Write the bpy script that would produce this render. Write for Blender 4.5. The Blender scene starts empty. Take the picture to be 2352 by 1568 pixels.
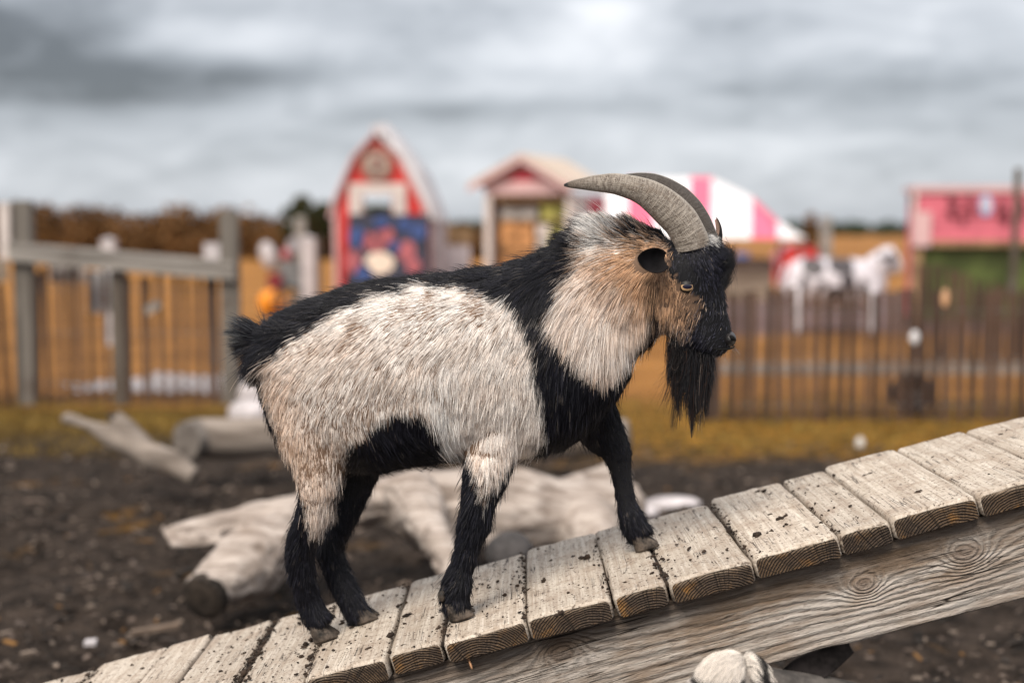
import bpy, bmesh, math, random
import numpy as np
from mathutils import Vector, Matrix, kdtree

R = math.radians
random.seed(7)
rng = np.random.default_rng(7)
SC = bpy.context.scene
COL = SC.collection

# ------------------------------------------------------------------ camera
FPX = 3267.0                      # 50 mm on a 36 mm sensor, measured on a 2352 px wide picture
PITCH = math.atan((784 - 530) / FPX)
CAM = np.array([0.0, 0.0, 1.2])
cam = bpy.data.cameras.new('camera')
cam.lens = 50; cam.sensor_width = 36; cam.clip_end = 6000; cam.clip_start = 0.05
cam_ob = bpy.data.objects.new('camera', cam); COL.objects.link(cam_ob)
cam_ob.location = CAM; cam_ob.rotation_euler = (R(90) - PITCH, 0, 0)
cam.dof.use_dof = True; cam.dof.focus_distance = 2.43; cam.dof.aperture_fstop = 1.75
cam.dof.aperture_blades = 0
SC.camera = cam_ob

# ------------------------------------------------------------------ world and sun
SUN_EL, SUN_AZ = R(50), R(206)    # azimuth measured from +Y clockwise
EXPOSURE = 0.80
w = bpy.data.worlds.new('World'); SC.world = w; w.use_nodes = True


class NT:
    """small helper to write node trees as expressions"""
    def __init__(s, tree):
        s.t = tree; s.n = tree.nodes; s.l = tree.links

    def node(s, kind, **kw):
        nd = s.n.new(kind)
        for k, v in kw.items():
            setattr(nd, k, v)
        return nd

    def put(s, sock, v):
        if isinstance(v, bpy.types.NodeSocket):
            s.l.new(v, sock)
        else:
            if hasattr(sock.default_value, '__len__') and len(sock.default_value) == 4 and len(v) == 3:
                v = (*v, 1)
            sock.default_value = v

    def m(s, op, a, b=None, c=None, clamp=False):
        nd = s.node('ShaderNodeMath', operation=op, use_clamp=clamp)
        s.put(nd.inputs[0], a)
        if b is not None: s.put(nd.inputs[1], b)
        if c is not None: s.put(nd.inputs[2], c)
        return nd.outputs[0]

    def v(s, op, a, b=None):
        nd = s.node('ShaderNodeVectorMath', operation=op)
        s.put(nd.inputs[0], a)
        if b is not None: s.put(nd.inputs[1], b)
        return nd.outputs['Value'] if op in ('LENGTH', 'DOT_PRODUCT', 'DISTANCE') else nd.outputs[0]

    def sep(s, a):
        nd = s.node('ShaderNodeSeparateXYZ'); s.put(nd.inputs[0], a); return nd.outputs

    def comb(s, x, y, z):
        nd = s.node('ShaderNodeCombineXYZ')
        for i, q in enumerate((x, y, z)): s.put(nd.inputs[i], q)
        return nd.outputs[0]

    def noise(s, vec, scale, detail=3, rough=0.55, dist=0.0):
        nd = s.node('ShaderNodeTexNoise')
        s.put(nd.inputs['Vector'], vec); s.put(nd.inputs['Scale'], scale)
        nd.inputs['Detail'].default_value = detail; nd.inputs['Roughness'].default_value = rough
        nd.inputs['Distortion'].default_value = dist
        return nd.outputs['Fac']

    def ramp(s, f, lo, hi, a=0.0, b=1.0):
        nd = s.node('ShaderNodeMapRange', interpolation_type='SMOOTHSTEP')
        s.put(nd.inputs[0], f)
        for i, q in enumerate((lo, hi, a, b)): s.put(nd.inputs[i + 1], q)
        return nd.outputs[0]

    def mix(s, f, a, b, blend='MIX'):
        nd = s.node('ShaderNodeMix', data_type='RGBA', blend_type=blend)
        s.put(nd.inputs[0], f); s.put(nd.inputs[6], a); s.put(nd.inputs[7], b)
        return nd.outputs[2]

    def obj(s):
        return s.node('ShaderNodeTexCoord').outputs['Object']


N = NT(w.node_tree); N.n.clear()
out = N.node('ShaderNodeOutputWorld'); bg = N.node('ShaderNodeBackground')
sky = N.node('ShaderNodeTexSky', sky_type='NISHITA')
sky.sun_disc = False; sky.sun_elevation = SUN_EL; sky.sun_rotation = SUN_AZ
d = N.node('ShaderNodeTexCoord').outputs['Generated']
dx, dy, dz = N.sep(d)
az = N.m('ARCTAN2', dx, dy); el = N.m('ARCSINE', dz)
# overcast sky grows brighter towards the zenith, as the standard overcast sky does; broad cloud bank: noise stretched sideways, low frequency plus finer wisps
v1 = N.v('MULTIPLY', d, (5.0, 5.0, 15.0)); v2 = N.v('MULTIPLY', d, (15.0, 15.0, 42.0))
n1 = N.noise(v1, 1.0, 4, .55, .6); n2 = N.noise(v2, 1.0, 5, .55, 1.2)
cl = N.m('ADD', 0.44, N.m('MULTIPLY', N.m('SUBTRACT', n1, .5), .55))
cl = N.m('ADD', cl, N.m('MULTIPLY', N.m('SUBTRACT', n2, .5), .30))
# individual clouds: (azimuth px, elevation px, widths, strength)
for (cx, cy, sx, sy, am) in [(130, 145, 210, 70, -.25), (560, 178, 160, 32, -.19), (230, 235, 220, 40, -.14), (40, 60, 130, 60, -.12),
                             (1000, 262, 220, 26, -.08), (2000, 225, 280, 46, -.07), (1640, 85, 190, 34, -.08), (820, 40, 240, 30, -.07),
                             (1375, 48, 100, 50, .24), (1270, 138, 150, 36, .15), (1130, 213, 210, 18, .12), (470, 112, 150, 36, .22),
                             (620, 135, 90, 24, .08), (1780, 330, 260, 24, .10), (1900, 130, 160, 30, .07), (350, 420, 500, 50, .05),
                             (1176, 450, 1600, 70, .12)]:
    ga = N.m('DIVIDE', N.m('SUBTRACT', az, (cx - 1176) / FPX), sx / FPX)
    ge = N.m('DIVIDE', N.m('SUBTRACT', el, (530 - cy) / FPX), sy / FPX)
    g = N.m('EXPONENT', N.m('MULTIPLY', N.m('ADD', N.m('MULTIPLY', ga, ga), N.m('MULTIPLY', ge, ge)), -.5))
    cl = N.m('ADD', cl, N.m('MULTIPLY', g, am))
cl = N.m('MAXIMUM', N.m('MULTIPLY', N.m('MULTIPLY', cl, .63), N.m('ADD', 1.0, N.m('MULTIPLY', N.m('MAXIMUM', dz, 0.0), 1.7))), .10)
tint = N.mix(N.ramp(cl, .15, .80), (.89, .95, 1.04), (1.0, .995, 1.012))
cloud = N.v('MULTIPLY', N.v('MULTIPLY', tint, N.comb(cl, cl, cl)), (11.0, 11.0, 11.0))
N.put(bg.inputs['Color'], N.mix(.94, sky.outputs[0], cloud)); bg.inputs['Strength'].default_value = .1
N.l.new(bg.outputs[0], out.inputs[0])

sun = bpy.data.lights.new('sun', 'SUN'); sun.energy = 2.7; sun.angle = R(32); sun.color = (1, .91, .79)
sun_ob = bpy.data.objects.new('sun', sun); COL.objects.link(sun_ob)
sd = Vector((math.sin(SUN_AZ) * math.cos(SUN_EL), math.cos(SUN_AZ) * math.cos(SUN_EL), math.sin(SUN_EL)))
sun_ob.rotation_euler = sd.to_track_quat('Z', 'Y').to_euler(); sun_ob.location = sd * 30

SC.view_settings.view_transform = 'Standard'; SC.view_settings.look = 'None'
SC.view_settings.gamma = 1; SC.view_settings.exposure = EXPOSURE; SC.view_settings.use_curve_mapping = False
SC.render.engine = 'CYCLES'
SC.cycles.use_denoising = True; SC.cycles.denoising_prefilter = 'ACCURATE'
SC.cycles.max_bounces = 8; SC.cycles.transparent_max_bounces = 8
SC.cycles.use_adaptive_sampling = False


# ------------------------------------------------------------------ pixel <-> world measuring helpers
def ray(px, py):
    a = (np.asarray(px, float) - 1176) / FPX; b = (784 - np.asarray(py, float)) / FPX
    c, s = math.cos(PITCH), math.sin(PITCH)
    return np.stack([a, c + b * s, -s + b * c], -1)


def pt(px, py, Y):
    d = ray(px, py)
    return CAM + d * (np.asarray(Y) / d[..., 1])[..., None]


def gp(px, py, z=0.0):
    d = ray(px, py)
    return CAM + d * ((z - CAM[2]) / d[..., 2])[..., None]


def proj(p):
    q = p - CAM; c, s = math.cos(PITCH), math.sin(PITCH)
    f = q[..., 1] * c - q[..., 2] * s; u = q[..., 1] * s + q[..., 2] * c
    return 1176 + FPX * q[..., 0] / f, 784 - FPX * u / f


def hash3(i, j, k):
    h = (i * 374761393 + j * 668265263 + k * 2147483647 + 1013904223) & 0xffffffff
    h = ((h ^ (h >> 13)) * 1274126177) & 0xffffffff
    return ((h ^ (h >> 16)) & 0xffff) / 65535.0


def vnoise(p, scale):
    """value noise in [-1,1] of points (n,3)"""
    q = np.asarray(p, float) * scale; i = np.floor(q).astype(np.int64); f = q - i; f = f * f * (3 - 2 * f)
    r = 0
    for a in (0, 1):
        for b in (0, 1):
            for c in (0, 1):
                wgt = (f[:, 0] if a else 1 - f[:, 0]) * (f[:, 1] if b else 1 - f[:, 1]) * (f[:, 2] if c else 1 - f[:, 2])
                r = r + wgt * hash3(i[:, 0] + a, i[:, 1] + b, i[:, 2] + c)
    return r * 2 - 1


# ------------------------------------------------------------------ object helpers
def tag(o, label=None, cat=None, group=None, kind=None):
    if label: o['label'] = label
    if cat: o['category'] = cat
    if group: o['group'] = group
    if kind: o['kind'] = kind
    return o


def empty(name, loc, label, cat, group=None, rz=0):
    o = bpy.data.objects.new(name, None); COL.objects.link(o)
    o.location = loc; o.rotation_euler = (0, 0, rz); o.empty_display_size = .1
    return tag(o, label, cat, group)


def link(name, me, parent=None):
    o = bpy.data.objects.new(name, me); COL.objects.link(o)
    if parent is not None: o.parent = parent
    return o


class MB:
    """collects polygons, builds one mesh object"""
    def __init__(s):
        s.v = []; s.f = []; s.mi = []

    def add(s, vs, fs, mi=0):
        b = len(s.v); s.v.extend([tuple(map(float, q)) for q in vs])
        s.f.extend([tuple(b + i for i in f) for f in fs]); s.mi.extend([mi] * len(fs)); return s

    def box(s, lo, hi, mat=None, mi=0):
        x0, y0, z0 = lo; x1, y1, z1 = hi
        vs = [(x0, y0, z0), (x1, y0, z0), (x1, y1, z0), (x0, y1, z0), (x0, y0, z1), (x1, y0, z1), (x1, y1, z1), (x0, y1, z1)]
        if mat is not None: vs = [mat @ Vector(q) for q in vs]
        return s.add(vs, [(3, 2, 1, 0), (4, 5, 6, 7), (0, 1, 5, 4), (1, 2, 6, 5), (2, 3, 7, 6), (3, 0, 4, 7)], mi)

    def prism(s, poly, y0, y1, mi=0):
        """polygon in x,z extruded along y"""
        n = len(poly)
        vs = [(x, y0, z) for x, z in poly] + [(x, y1, z) for x, z in poly]
        fs = [tuple(range(n)), tuple(range(2 * n - 1, n - 1, -1))] + [(i, i + n, (i + 1) % n + n, (i + 1) % n) for i in range(n)]
        return s.add(vs, fs, mi)

    def tube(s, pts, rad, seg=10, side=None, flat=None, mi=0, caps=True):
        """tube through pts with radii; flat = lateral radii along `side`"""
        pts = np.asarray(pts, float); n = len(pts); rad = np.broadcast_to(np.asarray(rad, float), (n,))
        fl = rad if flat is None else np.broadcast_to(np.asarray(flat, float), (n,))
        T = np.gradient(pts, axis=0); T /= np.linalg.norm(T, axis=1)[:, None] + 1e-12
        S = np.array([0, 1, 0.]) if side is None else np.asarray(side, float)
        vs = []
        for i in range(n):
            a = S - T[i] * T[i].dot(S)
            if np.linalg.norm(a) < .15: a = np.array([1, 0, .3]) - T[i] * T[i].dot([1, 0, .3])
            a /= np.linalg.norm(a); b = np.cross(T[i], a)
            for k in range(seg):
                t = 2 * math.pi * k / seg
                vs.append(pts[i] + a * fl[i] * math.cos(t) + b * rad[i] * math.sin(t))
        fs = []
        for i in range(n - 1):
            for k in range(seg):
                k2 = (k + 1) % seg
                fs.append((i * seg + k, i * seg + k2, (i + 1) * seg + k2, (i + 1) * seg + k))
        if caps:
            fs.append(tuple(range(seg - 1, -1, -1))); fs.append(tuple((n - 1) * seg + k for k in range(seg)))
        return s.add(vs, fs, mi)

    def ball(s, c, r, seg=12, rings=8, mi=0):
        r = np.broadcast_to(np.asarray(r, float), (3,)); vs = []; fs = []
        for i in range(rings + 1):
            ph = math.pi * i / rings
            for k in range(seg):
                t = 2 * math.pi * k / seg
                vs.append((c[0] + r[0] * math.sin(ph) * math.cos(t), c[1] + r[1] * math.sin(ph) * math.sin(t), c[2] + r[2] * math.cos(ph)))
        for i in range(rings):
            for k in range(seg):
                k2 = (k + 1) % seg
                fs.append((i * seg + k, (i + 1) * seg + k, (i + 1) * seg + k2, i * seg + k2))
        return s.add(vs, fs, mi)

    def build(s, name, mats, parent=None, smooth=False, origin=None):
        me = bpy.data.meshes.new(name)
        vs = np.array(s.v, float).reshape(-1, 3)
        if origin is not None: vs = vs - np.asarray(origin, float)
        me.from_pydata([tuple(q) for q in vs], [], s.f)
        if not isinstance(mats, (list, tuple)): mats = [mats]
        for q in mats: me.materials.append(q)
        if len(mats) > 1: me.polygons.foreach_set('material_index', s.mi)
        if smooth: me.polygons.foreach_set('use_smooth', [True] * len(s.f))
        me.update()
        o = link(name, me, parent)
        if origin is not None: o.location = [float(q) for q in origin]
        return o


# ------------------------------------------------------------------ materials
def new_mat(name):
    m = bpy.data.materials.new(name); m.use_nodes = True
    t = NT(m.node_tree); return m, t, t.n['Principled BSDF']


def plain(name, col, rough=.7, var=.15, scale=6.0, bump=0.0, spec=.3, metal=0.0):
    m, t, b = new_mat(name); o = t.obj()
    f = t.noise(o, scale, 4, .6)
    c2 = tuple(max(0, q * (1 - 2 * var)) for q in col); c1 = tuple(min(1, q * (1 + var)) for q in col)
    t.put(b.inputs['Base Color'], t.mix(t.ramp(f, .3, .7), c2, c1))
    b.inputs['Roughness'].default_value = rough; b.inputs['Specular IOR Level'].default_value = spec
    b.inputs['Metallic'].default_value = metal
    if bump:
        bp = t.node('ShaderNodeBump'); bp.inputs['Strength'].default_value = .6; bp.inputs['Distance'].default_value = bump
        t.put(bp.inputs['Height'], t.noise(o, scale * 4, 5, .65)); t.put(b.inputs['Normal'], bp.outputs[0])
    return m


def bumped(t, b, h, dist, strength=1.0):
    bp = t.node('ShaderNodeBump'); bp.inputs['Strength'].default_value = strength; bp.inputs['Distance'].default_value = dist
    t.put(bp.inputs['Height'], h); t.put(b.inputs['Normal'], bp.outputs[0])


def plank_mat(name, end=False):
    """weathered board: x across, y along the grain, z through the thickness"""
    m, t, b = new_mat(name); o = t.obj()
    rnd = t.node('ShaderNodeObjectInfo').outputs['Random']
    x, y, z = t.sep(o)
    off = t.m('MULTIPLY', rnd, 37.0)
    q = t.comb(t.m('ADD', x, off), y, z)
    wob = t.noise(t.v('MULTIPLY', q, (14, 1.6, 14)), 1.0, 3, .5)
    px = t.m('MULTIPLY', t.m('SUBTRACT', rnd, .5), .10)
    pz = t.m('SUBTRACT', -.075, t.m('MULTIPLY', rnd, .03))
    rr = t.v('LENGTH', t.comb(t.m('SUBTRACT', x, px), 0.0, t.m('SUBTRACT', z, pz)))
    rr = t.m('ADD', rr, t.m('MULTIPLY', wob, .016))
    if end: rr = t.m('ADD', rr, t.m('MULTIPLY', t.noise(q, 70, 4, .65), .004))
    ring = t.m('SINE', t.m('MULTIPLY', rr, 1150.0 if not end else 1500.0))
    fib = t.noise(t.v('MULTIPLY', q, (420, 9, 420)), 1.0, 4, .65)
    fib2 = t.noise(t.v('MULTIPLY', q, (90, 3.0, 90)), 1.0, 4, .6)
    blot = t.noise(q, 16, 5, .62)
    crack = t.noise(t.v('MULTIPLY', q, (75, 2.2, 75)), 1.0, 2, .5, .4)
    crack = t.ramp(t.m('ABSOLUTE', t.m('SUBTRACT', crack, .5)), .0, .010)         # 0 in the crack
    crack = t.m('MAXIMUM', crack, t.ramp(t.noise(q, 9, 2), .42, .50))
    cross = t.noise(t.v('MULTIPLY', q, (9, 260, 9)), 1.0, 3, .6)
    if not end:
        c = t.mix(t.ramp(fib2, .3, .7), (.42, .35, .295), (.63, .56, .50))
        tone = t.m('ADD', .71, t.m('MULTIPLY', t.m('FRACT', t.m('MULTIPLY', rnd, 7.31)), .24)); c = t.v('MULTIPLY', c, t.comb(tone, tone, t.m('MULTIPLY', tone, .95)))
        c = t.mix(t.m('MULTIPLY', t.ramp(fib, .50, .68), .60), c, (.27, .21, .17)); c = t.mix(t.m('MULTIPLY', t.ramp(fib, .46, .34), .35), c, (.68, .62, .57))
        c = t.mix(t.m('MULTIPLY', t.ramp(ring, .2, 1.0), .22), c, (.26, .20, .16))
        c = t.mix(t.m('MULTIPLY', t.ramp(blot, .46, .68), .60), c, (.27, .205, .155))
        c = t.mix(t.m('MULTIPLY', t.ramp(cross, .56, .66), .45), c, (.20, .15, .115))
        speck = t.noise(q, 150, 3, .6)
        c = t.mix(t.m('MULTIPLY', t.ramp(speck, .58, .64), .85), c, (.075, .053, .040)); c = t.mix(t.m('MULTIPLY', t.ramp(t.noise(q, 46, 5, .7), .58, .68), .6), c, (.12, .085, .062))
        c = t.mix(crack, (.045, .032, .025), c)
        h = t.m('ADD', t.m('MULTIPLY', fib, .5), t.m('MULTIPLY', ring, .10))
        h = t.m('ADD', h, t.m('MULTIPLY', fib2, .35)); h = t.m('ADD', h, t.m('MULTIPLY', cross, .35)); h = t.m('ADD', h, t.m('MULTIPLY', crack, 1.2))
        bumped(t, b, h, .0020)
        b.inputs['Roughness'].default_value = .72
    else:
        grain = t.noise(q, 260, 4, .7)
        c = t.mix(t.ramp(ring, -.6, .8), (.125, .078, .043), (.042, .029, .022))
        c = t.mix(t.m('MULTIPLY', t.ramp(t.noise(q, 24, 4, .6), .52, .64), .8), c, (.26, .125, .032))
        c = t.mix(t.m('MULTIPLY', t.ramp(blot, .40, .60), .8), c, (.040, .029, .023))
        c = t.mix(t.m('MULTIPLY', t.ramp(grain, .55, .72), .5), c, (.36, .25, .16))
        edge = t.ramp(z, -.013, -.003)
        c = t.mix(t.m('MULTIPLY', edge, .55), c, (.36, .28, .21))
        rad = t.noise(t.comb(t.m('MULTIPLY', t.m('ARCTAN2', t.m('SUBTRACT', x, px), t.m('SUBTRACT', z, pz)), 16.0), 0.0, rnd), 1.0, 2)
        ck = t.ramp(t.m('ABSOLUTE', t.m('SUBTRACT', rad, .5)), 0, .012)
        c = t.mix(ck, (.015, .011, .009), c)
        h = t.m('ADD', t.m('MULTIPLY', ring, -.5), t.m('MULTIPLY', grain, .9)); h = t.m('ADD', h, ck)
        bumped(t, b, h, .003)
        b.inputs['Roughness'].default_value = .8
    t.put(b.inputs['Base Color'], c); b.inputs['Specular IOR Level'].default_value = .25
    return m


def stringer_mat(knots):
    """side beam: x along the grain, z across; knots = (x, z, sx, sz, strength)"""
    m, t, b = new_mat('stringer wood'); o = t.obj()
    x, y, z = t.sep(o)
    warp = t.noise(t.v('MULTIPLY', o, (2.4, 1, 9)), 1.0, 5, .6)
    fld = t.m('ADD', t.m('MULTIPLY', z, 64.0), t.m('MULTIPLY', warp, 3.2))
    kn = t.noise(o, 26, 4, .6); core = 0.0; stain = 0.0
    for (kx, kz, sx, sz, am) in [q for k_ in knots for q in (k_, (k_[0] - .01, k_[1], k_[2] * 3.2, k_[3] * 1.7, k_[4] * .42))]:
        a = t.m('DIVIDE', t.m('SUBTRACT', x, kx), sx); c = t.m('DIVIDE', t.m('SUBTRACT', z, kz), sz)
        r2 = t.m('MULTIPLY', t.m('ADD', t.m('MULTIPLY', a, a), t.m('MULTIPLY', c, c)), t.m('ADD', .6, t.m('MULTIPLY', kn, .8)))
        g = t.m('EXPONENT', t.m('MULTIPLY', r2, -.5))
        fld = t.m('ADD', fld, t.m('MULTIPLY', g, am * .66))
        if abs(am) > 4:
            core = t.m('MAXIMUM', core, t.ramp(r2, 1.1, .5)); stain = t.m('MAXIMUM', stain, g)
    fine = t.noise(t.v('MULTIPLY', o, (16, 120, 330)), 1.0, 5, .7)
    streak = t.noise(t.v('MULTIPLY', o, (3.0, 30, 60)), 1.0, 4, .62)
    patch = t.noise(t.v('MULTIPLY', o, (5, 5, 13)), 1.0, 4, .6)
    flake = t.noise(t.v('MULTIPLY', o, (34, 60, 210)), 1.0, 5, .7, .3)
    ring = t.m('SINE', t.m('MULTIPLY', t.m('ADD', fld, t.m('ADD', t.m('MULTIPLY', fine, .45), t.m('MULTIPLY', flake, .5))), 6.28))
    c = t.mix(t.ramp(streak, .32, .68), (.30, .25, .21), (.54, .49, .445))
    c = t.mix(t.m('MULTIPLY', t.ramp(ring, .0, .95), t.m('ADD', .06, t.m('MULTIPLY', t.ramp(t.noise(t.v('MULTIPLY', o, (4, 4, 20)), 1.0, 4, .65), .40, .62), .40))), c, (.19, .135, .10))
    c = t.mix(t.m('MULTIPLY', t.ramp(patch, .46, .64), .62), c, (.21, .135, .078))
    c = t.mix(t.m('MULTIPLY', t.ramp(patch, .46, .30), .35), c, (.52, .50, .48))
    c = t.mix(t.m('MULTIPLY', t.ramp(flake, .56, .66), .75), c, (.13, .098, .076))
    c = t.mix(t.m('MULTIPLY', t.ramp(fine, .54, .68), .6), c, (.56, .52, .47))
    c = t.mix(t.m('MULTIPLY', t.ramp(stain, .30, .85), .30), c, (.19, .10, .045))
    c = t.mix(t.m('MULTIPLY', core, .45), c, (.19, .15, .125))
    stain_shade = t.ramp(t.m('ADD', z, t.m('MULTIPLY', t.m('SUBTRACT', patch, .5), .06)), .012, .058)  # brown stain plus the planks' shade, painted into the upper beam
    c = t.mix(t.m('MULTIPLY', stain_shade, .68), c, (.115, .075, .046))
    ck = t.noise(t.v('MULTIPLY', o, (1.5, 10, 46)), 1.0, 2, .5, .3)
    ck = t.m('MAXIMUM', t.ramp(t.m('ABSOLUTE', t.m('SUBTRACT', ck, .5)), 0, .007), t.ramp(t.noise(o, 3.2, 2), .47, .53))
    c = t.mix(ck, (.03, .022, .017), c)
    t.put(b.inputs['Base Color'], c)
    h = t.m('ADD', t.m('MULTIPLY', ring, -.55), t.m('MULTIPLY', fine, .7)); h = t.m('ADD', h, t.m('MULTIPLY', flake, -.9))
    h = t.m('ADD', h, t.m('MULTIPLY', ck, .8)); h = t.m('ADD', h, t.m('MULTIPLY', core, .8))
    bumped(t, b, h, .0035)
    b.inputs['Roughness'].default_value = .75; b.inputs['Specular IOR Level'].default_value = .25
    return m


def aged_wood(name, a, b_, axis=(3, 3, 40), dark=(.07, .05, .04), bump=.006):
    m, t, b = new_mat(name); o = t.obj()
    s = t.noise(t.v('MULTIPLY', o, axis), 1.0, 5, .62, .3); p = t.noise(o, 4, 4, .6)
    c = t.mix(t.ramp(s, .3, .7), a, b_)
    c = t.mix(t.m('MULTIPLY', t.ramp(p, .52, .75), .55), c, dark)
    t.put(b.inputs['Base Color'], c); bumped(t, b, s, bump)
    b.inputs['Roughness'].default_value = .8; b.inputs['Specular IOR Level'].default_value = .2
    return m


M = {}
M['plank'] = plank_mat('weathered plank top'); M['plank_end'] = plank_mat('weathered plank end grain', True)
M['lath'] = aged_wood('lath brown', (.062, .036, .025), (.115, .070, .050), (30, 30, 2))
M['lath_dark'] = aged_wood('lath dark', (.040, .024, .018), (.075, .046, .034), (30, 30, 2))
M['post'] = aged_wood('grey post', (.10, .088, .076), (.19, .17, .15), (20, 20, 1.5))
M['rail'] = aged_wood('grey rail', (.17, .155, .14), (.32, .295, .27), (1.5, 20, 20))
M['rail_brown'] = aged_wood('brown rail', (.24, .18, .13), (.40, .32, .25), (1.5, 20, 20))
M['darkpost'] = aged_wood('dark post', (.07, .055, .045), (.13, .11, .09), (20, 20, 1.5))
M['drift'] = aged_wood('bleached driftwood', (.19, .15, .125), (.47, .41, .37), (3, 30, 30), (.15, .105, .075), .02)
M['drift_dark'] = aged_wood('grey log bark', (.10, .08, .066), (.26, .22, .19), (1.6, 14, 14), (.10, .065, .04), .012)
M['cut'] = aged_wood('sawn log end', (.10, .085, .075), (.20, .175, .155), (10, 10, 10), (.04, .03, .025))
M['rot'] = plain('dark log end', (.035, .026, .02), .95, .4, 12, .01)  # dark tone for the limb end and the knot hole
M['white'] = plain('white paint', (.66, .65, .67), .5, .05)
M['offwhite'] = plain('off white paint', (.58, .51, .48), .6, .06)
M['greywhite'] = plain('grey white paint', (.46, .43, .44), .6, .1)
M['red'] = plain('red paint', (.56, .045, .04), .5, .12, 3)
M['crimson'] = plain('crimson paint', (.45, .03, .055), .5, .1, 3)
M['pink'] = plain('pink paint', (.60, .145, .19), .5, .07, 3)
M['hotpink'] = plain('pink canvas', (.66, .12, .20), .6, .05, 3)
M['palepink'] = plain('pale pink paint', (.58, .38, .38), .5, .06, 3)
M['slate'] = plain('slate paint', (.045, .048, .075), .6, .3, 8)
M['blue'] = plain('blue paint', (.05, .085, .23), .45, .15)
M['sky_blue'] = plain('light blue paint', (.33, .42, .66), .45, .15)
M['rose'] = plain('rose paint', (.40, .12, .14), .5, .15)
M['cream'] = plain('cream paint', (.74, .62, .52), .6, .08)
M['tan'] = plain('tan shingle', (.50, .41, .34), .8, .1, 8)
M['brownwall'] = plain('brown board', (.30, .19, .10), .8, .25, 6)
M['orange'] = plain('orange goods', (.52, .25, .10), .6, .35, 9)
M['lime'] = plain('yellow green goods', (.32, .30, .08), .6, .35, 9)
M['greygoods'] = plain('grey goods', (.38, .35, .33), .6, .3, 8)
M['pumpkin'] = plain('pumpkin skin', (.85, .28, .01), .45, .12, 5)
M['green'] = plain('green paint', (.085, .110, .030), .6, .3, 2)
M['grey'] = plain('grey metal', (.16, .165, .17), .5, .25, 5)
M['maroon'] = plain('maroon paint', (.16, .02, .025), .5, .2)
M['rubber'] = plain('tyre rubber', (.022, .021, .022), .75, .3, 10)
M['rust'] = plain('rusty steel', (.36, .20, .11), .55, .2, 60, 0, .5, .6)
M['darkmark'] = plain('dark lettering paint', (.22, .045, .06), .6, .2)
M['stone'] = plain('pale stone', (.50, .46, .47), .85, .2, 9, .01)
M['darkstone'] = plain('dark stone', (.06, .055, .055), .85, .3, 9, .01)
M['crumb'] = plain('soil crumb', (.034, .022, .015), .95, .4, 40)
M['chip'] = plain('wood chip', (.22, .16, .12), .9, .5, 3)
M['bark'] = plain('tree bark', (.07, .05, .035), .9, .3, 8, .01)
M['moss_leaf'] = plain('dry grass blade', (.19, .12, .025), .8, .35, 2)
M['gravel'] = plain('pale gravel', (.42, .39, .40), .9, .3, 14, .02)


def leaf_mat(name, a, b_):
    m, t, b = new_mat(name)
    f = t.node('ShaderNodeObjectInfo').outputs['Random']
    g = t.noise(t.obj(), 1.4, 3, .6)
    t.put(b.inputs['Base Color'], t.mix(t.ramp(g, .35, .65), a, b_)); b.inputs['Roughness'].default_value = .8
    b.inputs['Specular IOR Level'].default_value = .1
    return m


M['hedge'] = leaf_mat('russet shrub leaves', (.075, .038, .016), (.17, .085, .032))
M['evergreen'] = leaf_mat('evergreen leaves', (.022, .028, .012), (.065, .062, .026))
M['farwood'] = leaf_mat('far wood leaves', (.02, .034, .018), (.04, .06, .03))


# ------------------------------------------------------------------ ground: one sheet, zones by distance
def axis_coords(lo, hi, step, far_lo, far_hi, gr=1.35):
    a = list(np.arange(lo, hi, step)); s = step; q = hi
    while q < far_hi: a.append(q); s *= gr; q += s
    a.append(far_hi); s = step; q = lo - step
    pre = []
    while q > far_lo: pre.append(q); s *= gr; q -= s
    pre.append(far_lo); return np.array(pre[::-1] + a)


gx = axis_coords(-4, 4, .05, -2500, 2500); gy = axis_coords(1.2, 10, .05, -400, 4000)
GX, GY = np.meshgrid(gx, gy); P3 = np.stack([GX.ravel(), GY.ravel(), np.zeros(GX.size)], 1)
hz = .022 * vnoise(P3, 1.6) + .018 * vnoise(P3 + 5, 5.0) + .016 * vnoise(P3 + 9, 12.0)
fade = np.clip((11 - np.abs(P3[:, 1] - 1)) / 3, 0, 1) * np.clip((6 - np.abs(P3[:, 0])) / 2, 0, 1)
soil = np.clip((7.4 - P3[:, 1]) / 1.5, .25, 1)
P3[:, 2] = hz * fade * soil
nx, ny = len(gx), len(gy)
idx = np.arange(nx * ny).reshape(ny, nx)
F4 = np.stack([idx[:-1, :-1], idx[:-1, 1:], idx[1:, 1:], idx[1:, :-1]], -1).reshape(-1, 4)
me = bpy.data.meshes.new('ground'); me.from_pydata(P3.tolist(), [], F4.tolist())
me.polygons.foreach_set('use_smooth', [True] * len(F4))
m, t, b = new_mat('ground soil and grass'); o = t.obj(); x, y, z = t.sep(o)
nz = t.noise(o, .9, 4, .6); nf = t.noise(o, 7, 5, .65); ng = t.noise(o, 38, 4, .65); nb = t.noise(o, .25, 3, .5)
yy = t.m('ADD', y, t.m('MULTIPLY', t.m('SUBTRACT', nz, .5), 2.6)); yy = t.m('ADD', yy, t.m('MULTIPLY', t.m('SUBTRACT', nf, .5), 1.2))
soilc = t.mix(t.ramp(nf, .32, .66), (.013, .009, .0066), (.056, .041, .032))
soilc = t.mix(t.m('MULTIPLY', t.ramp(ng, .58, .70), .7), soilc, (.085, .064, .053))
soilc = t.mix(t.m('MULTIPLY', t.ramp(t.noise(o, 2.3, 4, .6), .60, .70), .7), soilc, (.17, .085, .018))
moss = t.mix(t.ramp(nf, .35, .65), (.085, .050, .010), t.mix(t.ramp(x, -1.5, 1.2), (.15, .085, .013), (.36, .175, .026)))
gold = t.mix(t.ramp(nz, .35, .65), (.26, .115, .030), (.44, .205, .058))
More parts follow.
